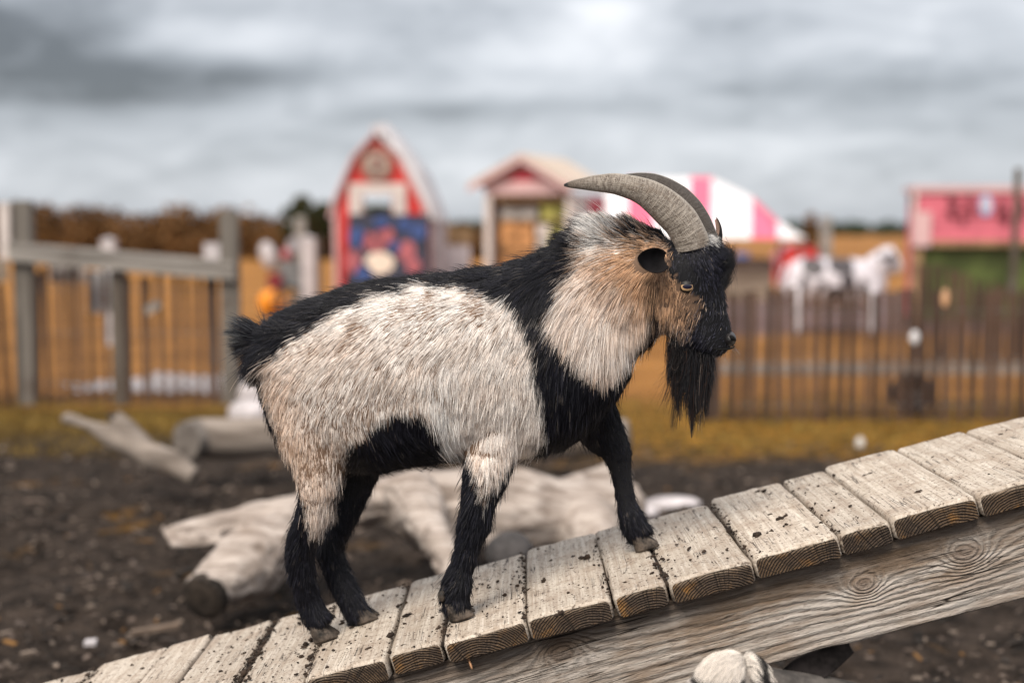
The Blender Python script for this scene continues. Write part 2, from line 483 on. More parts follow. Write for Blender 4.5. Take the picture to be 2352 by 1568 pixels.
gold = t.mix(t.m('MULTIPLY', t.ramp(nf, .42, .66), .6), gold, (.22, .10, .026))
mauve = t.mix(t.ramp(nz, .3, .7), (.13, .085, .08), (.23, .155, .15))
brown = t.mix(t.ramp(nb, .3, .7), (.22, .095, .028), (.33, .16, .05))
c = t.mix(t.ramp(t.m('ADD', yy, t.m('MULTIPLY', x, .22)), 7.2, 8.3), soilc, moss)
c = t.mix(t.ramp(yy, 9.2, 10.4), c, gold)
mv = t.m('MULTIPLY', t.m('MULTIPLY', t.ramp(yy, 16.0, 17.2), t.ramp(yy, 30, 26)), t.ramp(x, 1.6, 2.6))
c = t.mix(mv, c, mauve)
c = t.mix(t.ramp(y, 58, 66), c, brown)
t.put(b.inputs['Base Color'], c); b.inputs['Roughness'].default_value = .95; b.inputs['Specular IOR Level'].default_value = .12
bumped(t, b, t.m('ADD', nf, t.m('MULTIPLY', ng, .8)), .06)
me.materials.append(m)
tag(link('ground', me), kind='structure')


# ------------------------------------------------------------------ foliage helper: leaf clumps through a volume
def leaf_cloud(mb, centres, radii, n, size, seed=1, zs=.8):
    g = np.random.default_rng(seed); centres = np.asarray(centres, float); radii = np.asarray(radii, float)
    wts = radii ** 2; wts = wts / wts.sum(); ii = g.choice(len(radii), n, p=wts)
    dv = g.normal(size=(n, 3)); dv /= np.linalg.norm(dv, axis=1)[:, None]
    rr = radii[ii] * (1 - .55 * g.random(n) ** 2)
    p = centres[ii] + dv * rr[:, None] * np.array([1, 1, zs])
    a = g.normal(size=(n, 3)); a /= np.linalg.norm(a, axis=1)[:, None]
    bb = np.cross(a, dv + .4 * g.normal(size=(n, 3))); bb /= np.linalg.norm(bb, axis=1)[:, None] + 1e-9
    s = size * (.6 + .8 * g.random(n))[:, None]
    keep = p[:, 2] > .02
    V = np.stack([p - a * s, p + bb * s * .5, p + a * s, p - bb * s * .5], 1)[keep]
    base = len(mb.v); k = len(V)
    mb.v.extend(V.reshape(-1, 3).tolist())
    mb.f.extend([(base + 4 * i, base + 4 * i + 1, base + 4 * i + 2, base + 4 * i + 3) for i in range(k)]); mb.mi.extend([0] * k)


# far wood on the right horizon, and the russet scrub that closes the field on the left
mb = MB(); cs = []; rs = []
for i in range(230):
    X = -70 + 190 * i / 230 + rng.normal() * 1.2; h = 2.0 + 1.2 * rng.random(); cs.append((X, 320 + rng.normal() * 6, h * .55)); rs.append(h * .75)
leaf_cloud(mb, cs, rs, 16000, .55, 3)
tag(mb.build('far_wood', M['farwood']), 'dark green line of far woods on the horizon', 'trees', kind='stuff')
mb = MB(); cs = []; rs = []
for i in range(150):
    f = i / 150; X = -34 + 40 * f + rng.normal() * .4
    px_ = 1176 + X / 62 * FPX
    top = np.interp(px_, [-400, 90, 200, 330, 400, 520, 640, 1100, 1500], [490, 478, 478, 506, 492, 486, 508, 530, 540])
    h = (530 - top) / FPX * 62 + 1.2 + rng.normal() * .12; r_ = .7 + .4 * rng.random()
    cs.append((X, 62 + rng.normal() * 1.2, h - r_ * .85)); rs.append(r_); cs.append((X, 61 + rng.normal(), .6)); rs.append(.9)
leaf_cloud(mb, cs, rs, 26000, .20, 4, 1.0)
tag(mb.build('scrub_hedge', M['hedge']), 'long russet brown scrub hedge across the far field', 'hedge', kind='stuff')


def tree(name, px, py_top, Y, wpx, label, cat, nleaf, mat, seed):
    g = np.random.default_rng(seed)
    top = pt(px, py_top, Y); base = (top[0], Y, 0); H = top[2]; W = wpx / FPX * Y / 2
    e = empty(name, base, label, cat)
    tr = MB(); tr.tube([(0, 0, -.1), (.03, 0, H * .35), (-.02, .05, H * .7), (.02, 0, H * .92)], [.13, .10, .06, .02], 8)
    for k in range(7):
        a = g.random() * 6.28; z0 = H * (.3 + .07 * k); L = W * (.9 - .06 * k)
        tr.tube([(0, 0, z0), (math.cos(a) * L * .5, math.sin(a) * L * .5, z0 + .12 * H), (math.cos(a) * L, math.sin(a) * L, z0 + .2 * H)], [.05, .03, .012], 6)
    tr.build('trunk', M['bark'], e, True)
    cs = []; rs = []
    for k in range(14):
        a = g.random() * 6.28; q = g.random() ** .6; z = H * (.35 + .55 * g.random()); rad = W * (.32 + .2 * g.random())
        cs.append((math.cos(a) * (W - rad) * q, math.sin(a) * (W - rad) * q, min(z, H - rad * .8))); rs.append(rad)
    cs.append((0, 0, H - W * .34)); rs.append(W * .36)
    cr = MB(); leaf_cloud(cr, cs, rs, nleaf, .11, seed + 1); cr.build('crown', mat, e)
    return e


tree('evergreen_tree', 688, 448, 58, 92, 'dark evergreen tree just left of the red barn playhouse', 'tree', 3400, M['evergreen'], 11)
tree('evergreen_tree', 742, 462, 60, 70, 'smaller evergreen tree half hidden by the red barn edge', 'tree', 2400, M['evergreen'], 12)
tree('evergreen_tree', 868, 468, 60, 80, 'evergreen tree seen through the barn playhouse window', 'tree', 2400, M['evergreen'], 13)
tree('brown_shrub', 1863, 490, 44, 34, 'pointed brown shrub right of the striped tent', 'shrub', 1500, M['hedge'], 14)

# ------------------------------------------------------------------ red barn playhouse
def wx(px, Y): return (px - 1176) / FPX * Y           # world x of a column at distance Y


def wz(py, Y, px=1176): return float(pt(px, py, Y)[2])


def arc_tube(mb, pts, r, seg=6): mb.tube(pts, r, seg)


YB = 16.0
barn = empty('barn_playhouse', (wx(870, YB), YB, 0), 'red gambrel barn playhouse with white trim and round medallion', 'playhouse')
bx0, by0 = wx(870, YB), YB


def L(px, py, Y=YB, o=(bx0, by0)): return (wx(px, Y) - o[0], wz(py, Y))


# front wall with a real window opening: bands round the hole
A = [L(866, 312), L(915, 362), L(971, 474)]; Lf = [L(814, 366), L(773, 474)]
hx0, hz0 = L(836, 496); hx1, hz1 = L(902, 446)
zb = 0.0
mb = MB()
def wall_x(z, side):
    pts = [L(866, 312)] + ([L(815, 366), L(773, 474), (L(773, 474)[0], 0)] if side < 0 else [L(918, 362), L(975, 474), (L(984, 474)[0], 0)])
    zs_ = [p[1] for p in pts][::-1]; xs_ = [p[0] for p in pts][::-1]
    return float(np.interp(z, zs_, xs_))
zl = sorted(set([0.0, hz0, hz1, L(815, 366)[1], L(773, 474)[1], L(866, 312)[1]]))
for za, zc in zip(zl[:-1], zl[1:]):
    a0, a1 = wall_x(za, -1), wall_x(zc, -1); c0, c1 = wall_x(za, 1), wall_x(zc, 1)
    segs = [(a0, a1, c0, c1)]
    if za >= hz0 - 1e-6 and zc <= hz1 + 1e-6: segs = [(a0, a1, hx0, hx0), (hx1, hx1, c0, c1)]
    for (p0, p1, q0, q1) in segs: mb.prism([(p0, za), (q0, za), (q1, zc), (p1, zc)], 0.0, .06)
mb.build('front_wall', M['red'], barn)
tr = MB()
trim = [(770, 900), (766, 470), (812, 362), (866, 304), (923, 357), (982, 470), (990, 900)]
inn = [(779, 900), (776, 474), (817, 368), (866, 315), (915, 365), (972, 475), (980, 900)]
for i in range(6):
    o4 = [L(*trim[i]), L(*trim[i + 1]), L(*inn[i + 1]), L(*inn[i])]
    o4 = [(p[0], max(p[1], 0)) for p in o4]
    mb = MB(); mb.prism(o4, -.035, -.003); mb.build('trim_board', M['palepink'], barn)
DEP = 2.3
roof_out = [(757, 500), (764, 467), (811, 360), (866, 299), (925, 354), (986, 467), (996, 500)]
for i in range(6):
    p, q = L(*roof_out[i]), L(*roof_out[i + 1]); n_ = np.array([q[1] - p[1], 0, -(q[0] - p[0])]); n_ = n_ / np.linalg.norm(n_) * .028
    mb = MB(); mb.prism([p, q, (q[0] + n_[0], q[1] + n_[2]), (p[0] + n_[0], p[1] + n_[2])], -.08, DEP)
    mb.build('roof_panel', M['palepink' if i < 3 else 'white'], barn)
YR = 16.6
ro = [(865, 294), (898, 289), (968, 384), (1002, 468), (1017, 508)]; ri = [(866, 312), (892, 312), (950, 392), (986, 474), (1000, 512)]
for i in range(4):
    q4 = [L(*ro[i], YR), L(*ro[i + 1], YR), L(*ri[i + 1], YR), L(*ri[i], YR)]
    mb = MB(); mb.prism(q4, .12, DEP); mb.build('roof_panel', plain('lavender white roof', (.50, .49, .52), .6, .06) if i == 0 else bpy.data.materials['lavender white roof'], barn)
xx = L(1000, 500)[0]; mb = MB(); mb.box((xx - .03, .13, 0), (xx + .03, DEP, L(1000, 508)[1])); mb.build('side_wall', plain('lavender grey wall', (.42, .38, .41), .6), barn)
for nm, px_ in (('side_wall', 772), ('side_wall', 986)):
    xx = L(px_, 500)[0]; mb = MB(); mb.box((xx - .03, .065, 0), (xx + .03, DEP - .05, L(px_, 480)[1])); mb.build(nm, M['palepink'], barn)
# white window surround with the pale panel above the opening
for (a, b_, c_, d_) in ((804, 421, 934, 446), (804, 446, 834, 497), (904, 446, 934, 497)):
    p, q = L(a, d_), L(c_, b_); mb = MB(); mb.box((p[0], -.03, p[1]), (q[0], -.004, q[1])); mb.build('window_frame', M['offwhite'], barn)
mc = L(867, 379); mb = MB(); mb.tube([(mc[0], -.05, mc[1]), (mc[0], -.003, mc[1])], [.145, .145], 28, side=(1, 0, 0))
med = mb.build('medallion', plain('medallion stone', (.38, .30, .25), .8, .2, 12), barn)
mb = MB(); mb.tube([(mc[0] + .05 * math.cos(a) , -.058, mc[1] + .035 + .04 * math.sin(a)) for a in np.linspace(2.6, -.9, 9)] + [(mc[0] - .04, -.058, mc[1] - .06), (mc[0] + .055, -.058, mc[1] - .06)], .013, 6, side=(0, 1, 0))
mb.build('medallion_mark', M['darkmark'], med)
mb = MB(); mb.tube([(mc[0] + .175 * math.cos(a), -.02, mc[1] + .175 * math.sin(a)) for a in np.linspace(0, 6.283, 33)], .022, 6); mb.build('medallion_ring', plain('medallion ring', (.40, .15, .12), .7), barn)
# painted board in front of the door
mural = empty('mural_board', (bx0, YB - .30, 0), 'dark mural board with blue and pink spots leaning before the barn', 'board')
ob = (bx0, YB - .3); YM = YB - .3
p0, p1, p2, p3 = L(786, 760, YM, ob), L(984, 760, YM, ob), L(984, 492, YM, ob), L(803, 492, YM, ob)
mb = MB(); mb.prism([(p0[0], 0), (p1[0], 0), p2, p3], 0, .05); mb.build('board', M['slate'], mural)
for (x_, y_, rx, ry, mt) in [(822, 544, 19, 23, 'blue'), (877, 512, 18, 17, 'blue'), (930, 517, 18, 17, 'blue'), (963, 532, 17, 20, 'blue'),
                             (847, 553, 15, 20, 'rose'), (886, 541, 21, 20, 'rose'), (935, 577, 20, 24, 'rose'), (812, 600, 17, 26, 'rose'),
                             (908, 566, 14, 14, 'blue'), (868, 566, 14, 14, 'rose'), (872, 604, 34, 26, 'cream'), (950, 610, 18, 18, 'rose'), (836, 628, 20, 22, 'blue')]:
    c_ = L(x_, y_, YM, ob); rx = rx / FPX * YM; ry = ry / FPX * YM
    mb = MB(); mb.prism([(c_[0] + rx * math.cos(a), c_[1] + ry * math.sin(a)) for a in np.linspace(0, 6.283, 21)[:-1]], -.012, -.002)
    mb.build('painted_spot', M[mt], mural)

# ------------------------------------------------------------------ gabled stall with goods (turned a little)
YS = 20.0
so = np.array([wx(1210, YS), YS, 0.0]); yaw = R(-21)
stall = empty('market_stall', tuple(so), 'small pink gabled stall with colourful shelves and crimson side panel', 'stall', rz=yaw)
ks = 1 / math.cos(yaw)
def S(px, py): return ((wx(px, YS) - so[0]) * ks, wz(py, YS))
SD = 1.55
xa, xb = S(1113, 500)[0], S(1314, 500)[0]; zt = S(1200, 446)[1]
for x_ in (xa + .045, xb - .06):
    for y_ in (.05, SD - .05):
        mb = MB(); mb.box((x_ - .05, y_ - .05, 0), (x_ + .05, y_ + .05, zt)); mb.build('corner_post', M['offwhite'], stall)
ap = S(1202, 385); gl = S(1113, 440); gr = S(1306, 440); zl2 = S(1200, 416)[1]
mb = MB(); mb.prism([(gl[0], zt), (gr[0], zt), (gr[0], zl2), (gl[0], zl2)], .0, .07); mb.build('lintel_board', M['palepink'], stall)
mb = MB(); mb.prism([(S(1150, 0)[0], zl2), (S(1250, 0)[0], zl2), (ap[0], ap[1])], .01, .06); mb.build('gable_panel', M['crimson'], stall)
mb = MB(); mb.prism([(gl[0], zl2), (S(1150, 0)[0], zl2), (ap[0], ap[1]), (ap[0], ap[1] + .06), (gl[0], zl2 + .02)], .0, .05)
mb.build('gable_board', M['palepink'], stall)
mb = MB(); mb.prism([(S(1250, 0)[0], zl2), (gr[0], zl2), (gr[0], zl2 + .02), (ap[0], ap[1] + .06), (ap[0], ap[1])], .0, .05)
mb.build('gable_board', M['palepink'], stall)
rp = [S(1082, 426), S(1202, 358), S(1318, 430)]
for i in range(2):
    p, q = rp[i], rp[i + 1]
    mb = MB(); mb.prism([(p[0], p[1] - .085), (q[0], q[1] - .085), q, p], -.14, -.10); mb.build('fascia_board', M['palepink'], stall)
    mb = MB(); mb.prism([(p[0], p[1] - .01), (q[0], q[1] - .01), (q[0], q[1] + .035), (p[0], p[1] + .035)], -.145, SD + .25); mb.build('roof_slope', M['tan'], stall)
zr = S(1340, 452)[1]
mb = MB(); mb.box((xb - .01, .11, zr), (xb + .03, SD - .1, zt)); mb.build('side_beam', M['palepink'], stall)
mb = MB(); mb.box((xb - .01, .62, 0), (xb + .025, SD - .1, zr - .005)); mb.build('side_panel', M['crimson'], stall)
mb = MB(); mb.box((xb - .01, .10, 0), (xb + .025, .61, zr - .005)); mb.build('side_panel', M['offwhite'], stall)
mb = MB(); mb.box((xa, .1, 0), (xa + .04, SD - .1, zt)); mb.build('side_panel', M['palepink'], stall)
mb = MB(); mb.box((xa + .05, .62, 0), (xb - .02, .66, zt)); mb.build('back_panel', M['brownwall'], stall)
g_ = np.random.default_rng(3)
mb = MB(); mb.box((xa + .10, .06, zt - .09), (xb - .12, .12, zt - .003)); mb.build('shade_bar', M['brownwall'], stall)
for (x0_, y0_, x1_, y1_, mt) in [(1232, 512, 1268, 458, 'lime'), (1270, 512, 1294, 458, 'lime'), (1138, 503, 1176, 474, 'greygoods'), (1178, 503, 1222, 470, 'greygoods'),
                                 (1138, 572, 1178, 508, 'orange'), (1180, 572, 1216, 506, 'orange'), (1222, 545, 1250, 516, 'offwhite'), (1252, 580, 1290, 518, 'lime'),
                                 (1138, 470, 1225, 456, 'brownwall'), (1136, 640, 1215, 578, 'orange'), (1222, 600, 1250, 550, 'greygoods')]:
    p, q = S(x0_, y0_), S(x1_, y1_); mb = MB(); mb.box((p[0], .16 + .04 * g_.random(), p[1]), (q[0], .40, q[1])); mb.build('goods_block', M[mt], stall)
for py_ in (506, 575):
    p = S(1130, py_); q = S(1296, py_); mb = MB(); mb.box((p[0], .14, p[1] - .015), (q[0], .61, p[1] + .005)); mb.build('shelf', M['brownwall'], stall)
# low fence-like crate left of it
g_ = gp(1045, 700); mb = MB()
bxl = empty('storage_box', (wx(1046, 19), 19, 0), 'low pale lavender storage box with brown lid beside the stall', 'box')
mb.box((-.19, 0, 0), (.19, .4, wz(560, 19))); mb.build('box_body', plain('lavender paint', (.50, .45, .48), .6), bxl)
mb = MB(); mb.box((-.21, -.02, wz(560, 19)), (.21, .42, wz(522, 19))); mb.build('lid', M['brownwall'], bxl)

# ------------------------------------------------------------------ striped tent
YT = 24.0
tent = empty('striped_tent', (wx(1600, YT), YT, 0), 'low pink and white striped canopy tent with sloping end', 'tent')
ox = wx(1600, YT); zr_, ze = wz(409, YT + 1), wz(548, YT)
cols = [1388, 1440, 1502, 1545, 1583, 1632, 1724, 1784, 1848]
mts = ['white', 'hotpink', 'white', 'white', 'hotpink', 'white', 'hotpink', 'white']
def ridge(px):
    """profile of the canopy: flat ridge then a slope down to the right tip"""
    return wz(float(np.interp(px, [1388, 1420, 1640, 1725, 1784, 1848], [432, 409, 407, 452, 507, 546])), YT + 1)
for i in range(8):
    e0, e1 = wx(cols[i], YT) - ox, wx(cols[i + 1], YT) - ox
    r0, r1 = wx(cols[i], YT + 1) - ox, wx(cols[i + 1], YT + 1) - ox
    mb = MB(); z0, z1 = ridge(cols[i]), ridge(cols[i + 1])
    vs = []
    for off in (0, .03):
        vs += [(e0, off, ze), (e1, off, ze), (r1, 1 + off, z1), (r0, 1 + off, z0)]
    for off in (0, -.03):
        vs += [(e0, 2.05 + off, ze), (e1, 2.05 + off, ze), (r1, 1.02 + off, z1), (r0, 1.02 + off, z0)]
    fs = []
    for k in (0, 8): fs += [(k, k + 1, k + 2, k + 3), (k + 7, k + 6, k + 5, k + 4), (k, k + 4, k + 5, k + 1), (k + 1, k + 5, k + 6, k + 2), (k + 2, k + 6, k + 7, k + 3), (k + 3, k + 7, k + 4, k)]
    mb.add(vs, fs); mb.build('canopy_stripe', M[mts[i]], tent)
for px_ in (1394, 1632, 1840):
    for y_ in (.06, 1.95):
        x_ = wx(px_, YT) - ox; mb = MB(); mb.tube([(x_, y_, 0), (x_, y_, ze)], .03, 8); mb.build('tent_pole', M['post'], tent)
mb = MB(); mb.box((wx(1640, YT) - ox, .6, .0), (wx(1790, YT) - ox, 1.4, .72)); mb.build('bench', M['rail_brown'], tent)

# ------------------------------------------------------------------ pink kiosk on the right
YK = 19.0
kiosk = empty('pink_kiosk', (wx(2200, YK), YK, 0), 'pink board-sided kiosk with dark curly symbols and green base', 'kiosk')
ox = wx(2200, YK)
def K(px, py): return (wx(px, YK) - ox, wz(py, YK))
x0, x1 = K(2097, 0)[0], wx(2560, YK) - ox
rows = [443, 456.5, 469.5, 482.5, 496, 509, 521, 535, 552]
for i in range(8):
    z1, z0 = K(0, rows[i])[1], K(0, rows[i + 1])[1]
    mb = MB(); tl = .012
    mb.add([(x0, 0, z0), (x1, 0, z0), (x1, tl, z1), (x0, tl, z1), (x0, .05, z0), (x1, .05, z0), (x1, .05, z1), (x0, .05, z1)],
           [(0, 1, 2, 3), (5, 4, 7, 6), (0, 4, 5, 1), (3, 2, 6, 7), (1, 5, 6, 2), (0, 3, 7, 4)])
    mb.build('siding_board', M['pink'], kiosk)
mb = MB(); mb.box((x0 - .03, -.03, K(0, 443)[1] + .002), (x1, .06, K(0, 427)[1])); mb.build('top_trim', M['palepink'], kiosk)
mb = MB(); mb.box((x0 - .03, -.02, K(0, 566)[1]), (x1, .055, K(0, 552)[1] - .002)); mb.build('bottom_trim', M['brownwall'], kiosk)
mb = MB(); mb.box((x0 - .035, -.035, K(0, 552)[1] + .003), (x0 + .02, -.002, K(0, 443)[1])); mb.build('corner_trim', M['offwhite'], kiosk)
mb = MB(); mb.box((x0 - .03, -.05, K(0, 566)[1] + .002), (K(2133, 0)[0], -.036, K(0, 486)[1])); mb.build('corner_panel', M['palepink'], kiosk)
mb = MB(); mb.box((x0 + .02, .10, 0), (x1, .16, K(0, 566)[1] - .002)); mb.build('base_panel', M['green'], kiosk)
for px_ in (2106, 2420):
    mb = MB(); mb.box((K(px_, 0)[0] - .06, -.01, 0), (K(px_, 0)[0] + .06, .09, K(0, 566)[1] - .002)); mb.build('leg_post', M['brownwall'], kiosk)
mb = MB(); mb.box((x0 + .02, .165, 0), (x1, .5, .05)); mb.build('floor_deck', M['darkpost'], kiosk)
mb = MB(); mb.box((x0 + .03, .40, .055), (x1, .44, K(0, 443)[1] - .003)); mb.build('back_wall', M['pink'], kiosk)
mb = MB(); mb.box((x0 - .02, .065, K(0, 443)[1]), (x1, .46, K(0, 427)[1])); mb.build('roof', M['palepink'], kiosk)
def sym(pts): 
    mb = MB(); mb.tube([(K(a, b_)[0], -.03, K(a, b_)[1]) for a, b_ in pts], .035, 6, side=(0, 1, 0)); mb.build('painted_symbol', M['darkmark'], kiosk)
sym([(2172, 452), (2186, 456), (2190, 466), (2180, 474), (2174, 484), (2180, 494), (2190, 496)])
sym([(2203, 480), (2207, 488), (2206, 500), (2205, 510)])
sym([(2222, 452), (2216, 462), (2223, 472), (2230, 484), (2224, 494)])
sym([(2286, 472), (2294, 464), (2302, 472), (2294, 484), (2288, 496), (2298, 502)])
sym([(2304, 484), (2308, 496), (2306, 508)])
sym([(2340, 462), (2346, 474), (2340, 488), (2346, 498)])
c_ = K(2258, 472); mb = MB(); mb.prism([(c_[0] + .085 * math.cos(a), c_[1] + .14 * math.sin(a)) for a in np.linspace(0, 6.283, 25)[:-1]], -.035, -.012); em = mb.build('emblem', M['sky_blue'], kiosk)
mb = MB(); mb.prism([(c_[0] + .045 * math.cos(a), c_[1] + .01 + .08 * math.sin(a)) for a in np.linspace(0, 6.283, 25)[:-1]], -.048, -.036); mb.build('emblem_figure', M['white'], em)

# ------------------------------------------------------------------ things standing about in the yard
def cow(x, Y, s):
    e = empty('cow_statue', (x, Y, 0), 'white cow statue with dark patches standing behind the lath fence', 'statue')
    m, t, b = new_mat('cow paint'); o = t.obj(); acc = 0.0
    for (a, c_, ra, rc) in [(.10, .64, .09, .13), (-.22, .60, .07, .05), (-.44, .60, .05, .13), (.03, .84, .16, .12), (-.32, .82, .14, .12), (.66, .90, .06, .10), (-.05, .50, .14, .08), (.30, .56, .06, .10), (.52, .93, .03, .04)]:
        X_, Y_, Z_ = t.sep(o)
        u = t.m('DIVIDE', t.m('SUBTRACT', X_, a), ra); q = t.m('DIVIDE', t.m('SUBTRACT', Z_, c_), rc)
        acc = t.m('MAXIMUM', acc, t.ramp(t.m('ADD', t.m('MULTIPLY', u, u), t.m('MULTIPLY', q, q)), 1.15, .85))
    t.put(b.inputs['Base Color'], t.mix(acc, (.52, .49, .53), (.04, .032, .036))); b.inputs['Roughness'].default_value = .5
    mb = MB(); mb.tube([(-.63, 0, .68), (-.60, 0, .66), (-.45, 0, .645), (-.2, 0, .62), (.1, 0, .61), (.35, 0, .63), (.5, 0, .69), (.58, 0, .76)],
                       [.06, .22, .29, .31, .315, .29, .23, .09], 16, flat=[.05, .16, .21, .24, .24, .20, .15, .06])
    mb.tube([(.45, 0, .74), (.56, 0, .86), (.62, 0, .94)], [.20, .17, .13], 12, flat=[.14, .11, .09]); mb.build('body', m, e, True)
    mb = MB(); mb.tube([(.54, 0, 1.0), (.60, 0, .98), (.68, 0, .88), (.74, 0, .78), (.76, 0, .74)], [.06, .13, .12, .10, .05], 12, flat=[.05, .10, .095, .085, .05]); h = mb.build('head', m, e, True)
    for s_ in (-1, 1):
        mb = MB(); mb.tube([(.56, .06 * s_, .97), (.54, .13 * s_, .98), (.53, .18 * s_, .95)], [.02, .035, .01], 8); mb.build('ear', m, h, True)
        for x_, z_ in ((-.50, .62), (.40, .60)):
            mb = MB(); mb.tube([(x_, .11 * s_, z_), (x_ + .02, .11 * s_, .32), (x_ + .01, .11 * s_, .08), (x_ + .02, .11 * s_, 0)], [.10, .065, .05, .06], 10); mb.build('leg', m, e, True)
    mb = MB(); mb.tube([(-.62, 0, .84), (-.68, 0, .7), (-.69, 0, .45)], [.02, .016, .03], 8); mb.build('tail', m, e, True)
    e.scale = (s, s, s)
    return e


cow(wx(1920, 16.8), 16.8, .95)


def barrel(name, px, pyb, hpx, wpx, mt, label, cat='barrel'):
    p = gp(px, pyb); Y = p[1]; h = hpx / FPX * Y; r = wpx / FPX * Y / 2
    e = empty(name, (p[0], Y, 0), label, cat)
    mb = MB(); mb.tube([(0, 0, 0), (0, 0, .02), (0, 0, h * .3), (0, 0, h * .5), (0, 0, h * .7), (0, 0, h * .98), (0, 0, h)], [r * .85, r * .9, r, r * 1.03, r, r * .9, r * .82], 18, side=(1, 0, 0)); mb.build('drum', M[mt], e, True)
    for f in (.28, .72):
        mb = MB(); mb.tube([(r * 1.02 * math.cos(a), r * 1.02 * math.sin(a), h * f) for a in np.linspace(0, 6.283, 20)], .012, 6); mb.build('hoop', M['grey'], e)
    return e


barrel('barrel', 1703, 642, 62, 40, 'blue', 'blue barrel standing beyond the fence near the muzzle')
barrel('barrel', 1776, 640, 52, 30, 'orange', 'orange barrel between the blue barrel and the red hut')
p = gp(1838, 652); Y = float(p[1])
hut = empty('red_hut', tuple(p), 'round-topped red hut behind the white cow statue', 'hut')
rw = 52 / FPX * Y; rh = 90 / FPX * Y
mb = MB(); mb.prism([(-rw, 0), (rw, 0)] + [(rw * math.cos(a), rh - rw + rw * math.sin(a)) for a in np.linspace(0, math.pi, 15)], 0, .05); mb.build('front_panel', M['red'], hut)
mb = MB(); arc = np.linspace(0, math.pi, 15)
for q0, q1 in zip(arc[:-1], arc[1:]):
    mb.prism([(k_ * rw * math.cos(q), rh - rw + k_ * rw * math.sin(q)) for k_, q in ((1.01, q0), (1.07, q0), (1.07, q1), (1.01, q1))], -.06, .92)
mb.build('curved_roof', M['rose'], hut)
for s_ in (-1, 1):
    mb = MB(); mb.box((s_ * rw - .03, .055, 0), (s_ * rw + .03, .9, rh - rw)); mb.build('side_wall', M['red'], hut)

# left yard: cart with sack, round wheel, pumpkin, posts
p = gp(628, 724); Yp = float(p[1])
pum = empty('pumpkin', (p[0], Yp, 0), 'large orange pumpkin on the grass left of the barn', 'pumpkin')
r = 34 / FPX * Yp; mb = MB(); vs = []; seg = 40; rings = 14
for i in range(rings + 1):
    ph = math.pi * i / rings
    for k in range(seg):
        a = 6.2832 * k / seg; q = r * (1 - .09 * abs(math.sin(a * 5)) ** .6) * math.sin(ph) ** .8
        vs.append((q * math.cos(a), q * math.sin(a), r * .86 * (1 - math.cos(ph)) - r * .10 * (math.exp(-(ph / .4) ** 2)) * -1 * -1))
mb.add(vs, [(i * seg + k, (i + 1) * seg + k, (i + 1) * seg + (k + 1) % seg, i * seg + (k + 1) % seg) for i in range(rings) for k in range(seg)])
mb.build('rind', M['pumpkin'], pum, True)
mb = MB(); mb.tube([(0, 0, r * 1.55), (.01, 0, r * 1.8), (.03, 0, r * 1.95)], [.03, .02, .016], 7); mb.build('stalk', M['bark'], pum, True)
YC = 19.0; cart = empty('garden_cart', (wx(660, YC), YC, 0), 'grey two wheeled cart with a maroon box beside the pumpkin', 'cart')
def C(px, py): return (wx(px, YC) - wx(660, YC), wz(py, YC))
a, b_ = C(636, 664), C(690, 602); mb = MB(); mb.box((a[0], 0, a[1]), (b_[0], .45, b_[1])); mb.build('cart_body', M['grey'], cart)
for y_ in (-.06, .51):
    a = C(664, 690); rr_ = .22; mb = MB(); mb.tube([(a[0] + rr_ * math.cos(q), y_, rr_ + .02 + rr_ * math.sin(q)) for q in np.linspace(0, 6.283, 25)], .025, 7); wh = mb.build('wheel', M['rubber'], cart, True)
    for k in range(4):
        q = math.pi * k / 4; mb = MB(); mb.tube([(a[0] - rr_ * math.cos(q), y_, rr_ + .02 - rr_ * math.sin(q)), (a[0] + rr_ * math.cos(q), y_, rr_ + .02 + rr_ * math.sin(q))], .009, 5); mb.build('spoke', M['grey'], wh)
a, b_ = C(616, 662), C(650, 628); mb = MB(); mb.box((a[0], -.05, a[1]), (b_[0] - .008, .3, b_[1])); mb.build('front_box', M['maroon'], cart)
mb = MB(); mb.tube([(C(660, 602)[0], .2, C(660, 602)[1]), (C(660, 602)[0], .2, C(660, 572)[1])], .03, 8); mb.build('stem', M['grey'], cart)
a = C(677, 562); lan = empty('round_lamp', (wx(677, YC), YC - .02, 0), 'round grey lamp disc on a stem above the garden cart', 'lamp')
mb = MB(); mb.tube([(0, 0, wz(562, YC)), (0, .05, wz(562, YC))], [.10, .10], 22, side=(1, 0, 0)); mb.build('disc', plain('grey lamp face', (.30, .29, .31), .4), lan)
mb = MB(); mb.tube([(0, .07, 0), (0, .07, wz(562, YC) - .02)], .014, 7); mb.build('stem', M['grey'], lan)
mb = MB(); mb.ball((0, 0, 0), (.115, .09, .20), 14, 10); sk = mb.build('white_sack', M['greywhite'], None, True)
sk.location = (wx(617, YC), YC + .0, wz(588, YC)); sk.rotation_euler = (0, R(-14), 0)
tag(sk, 'plump white sack on the left end of the garden cart', 'sack')
mb = MB(); mb.ball((0, 0, 0), (.075, .06, .09), 12, 8); sk = mb.build('red_bundle', M['rose'], None, True); sk.location = (wx(656, YC), YC + .1, wz(585, YC))
tag(sk, 'small dusky red bundle on top of the garden cart', 'bundle')


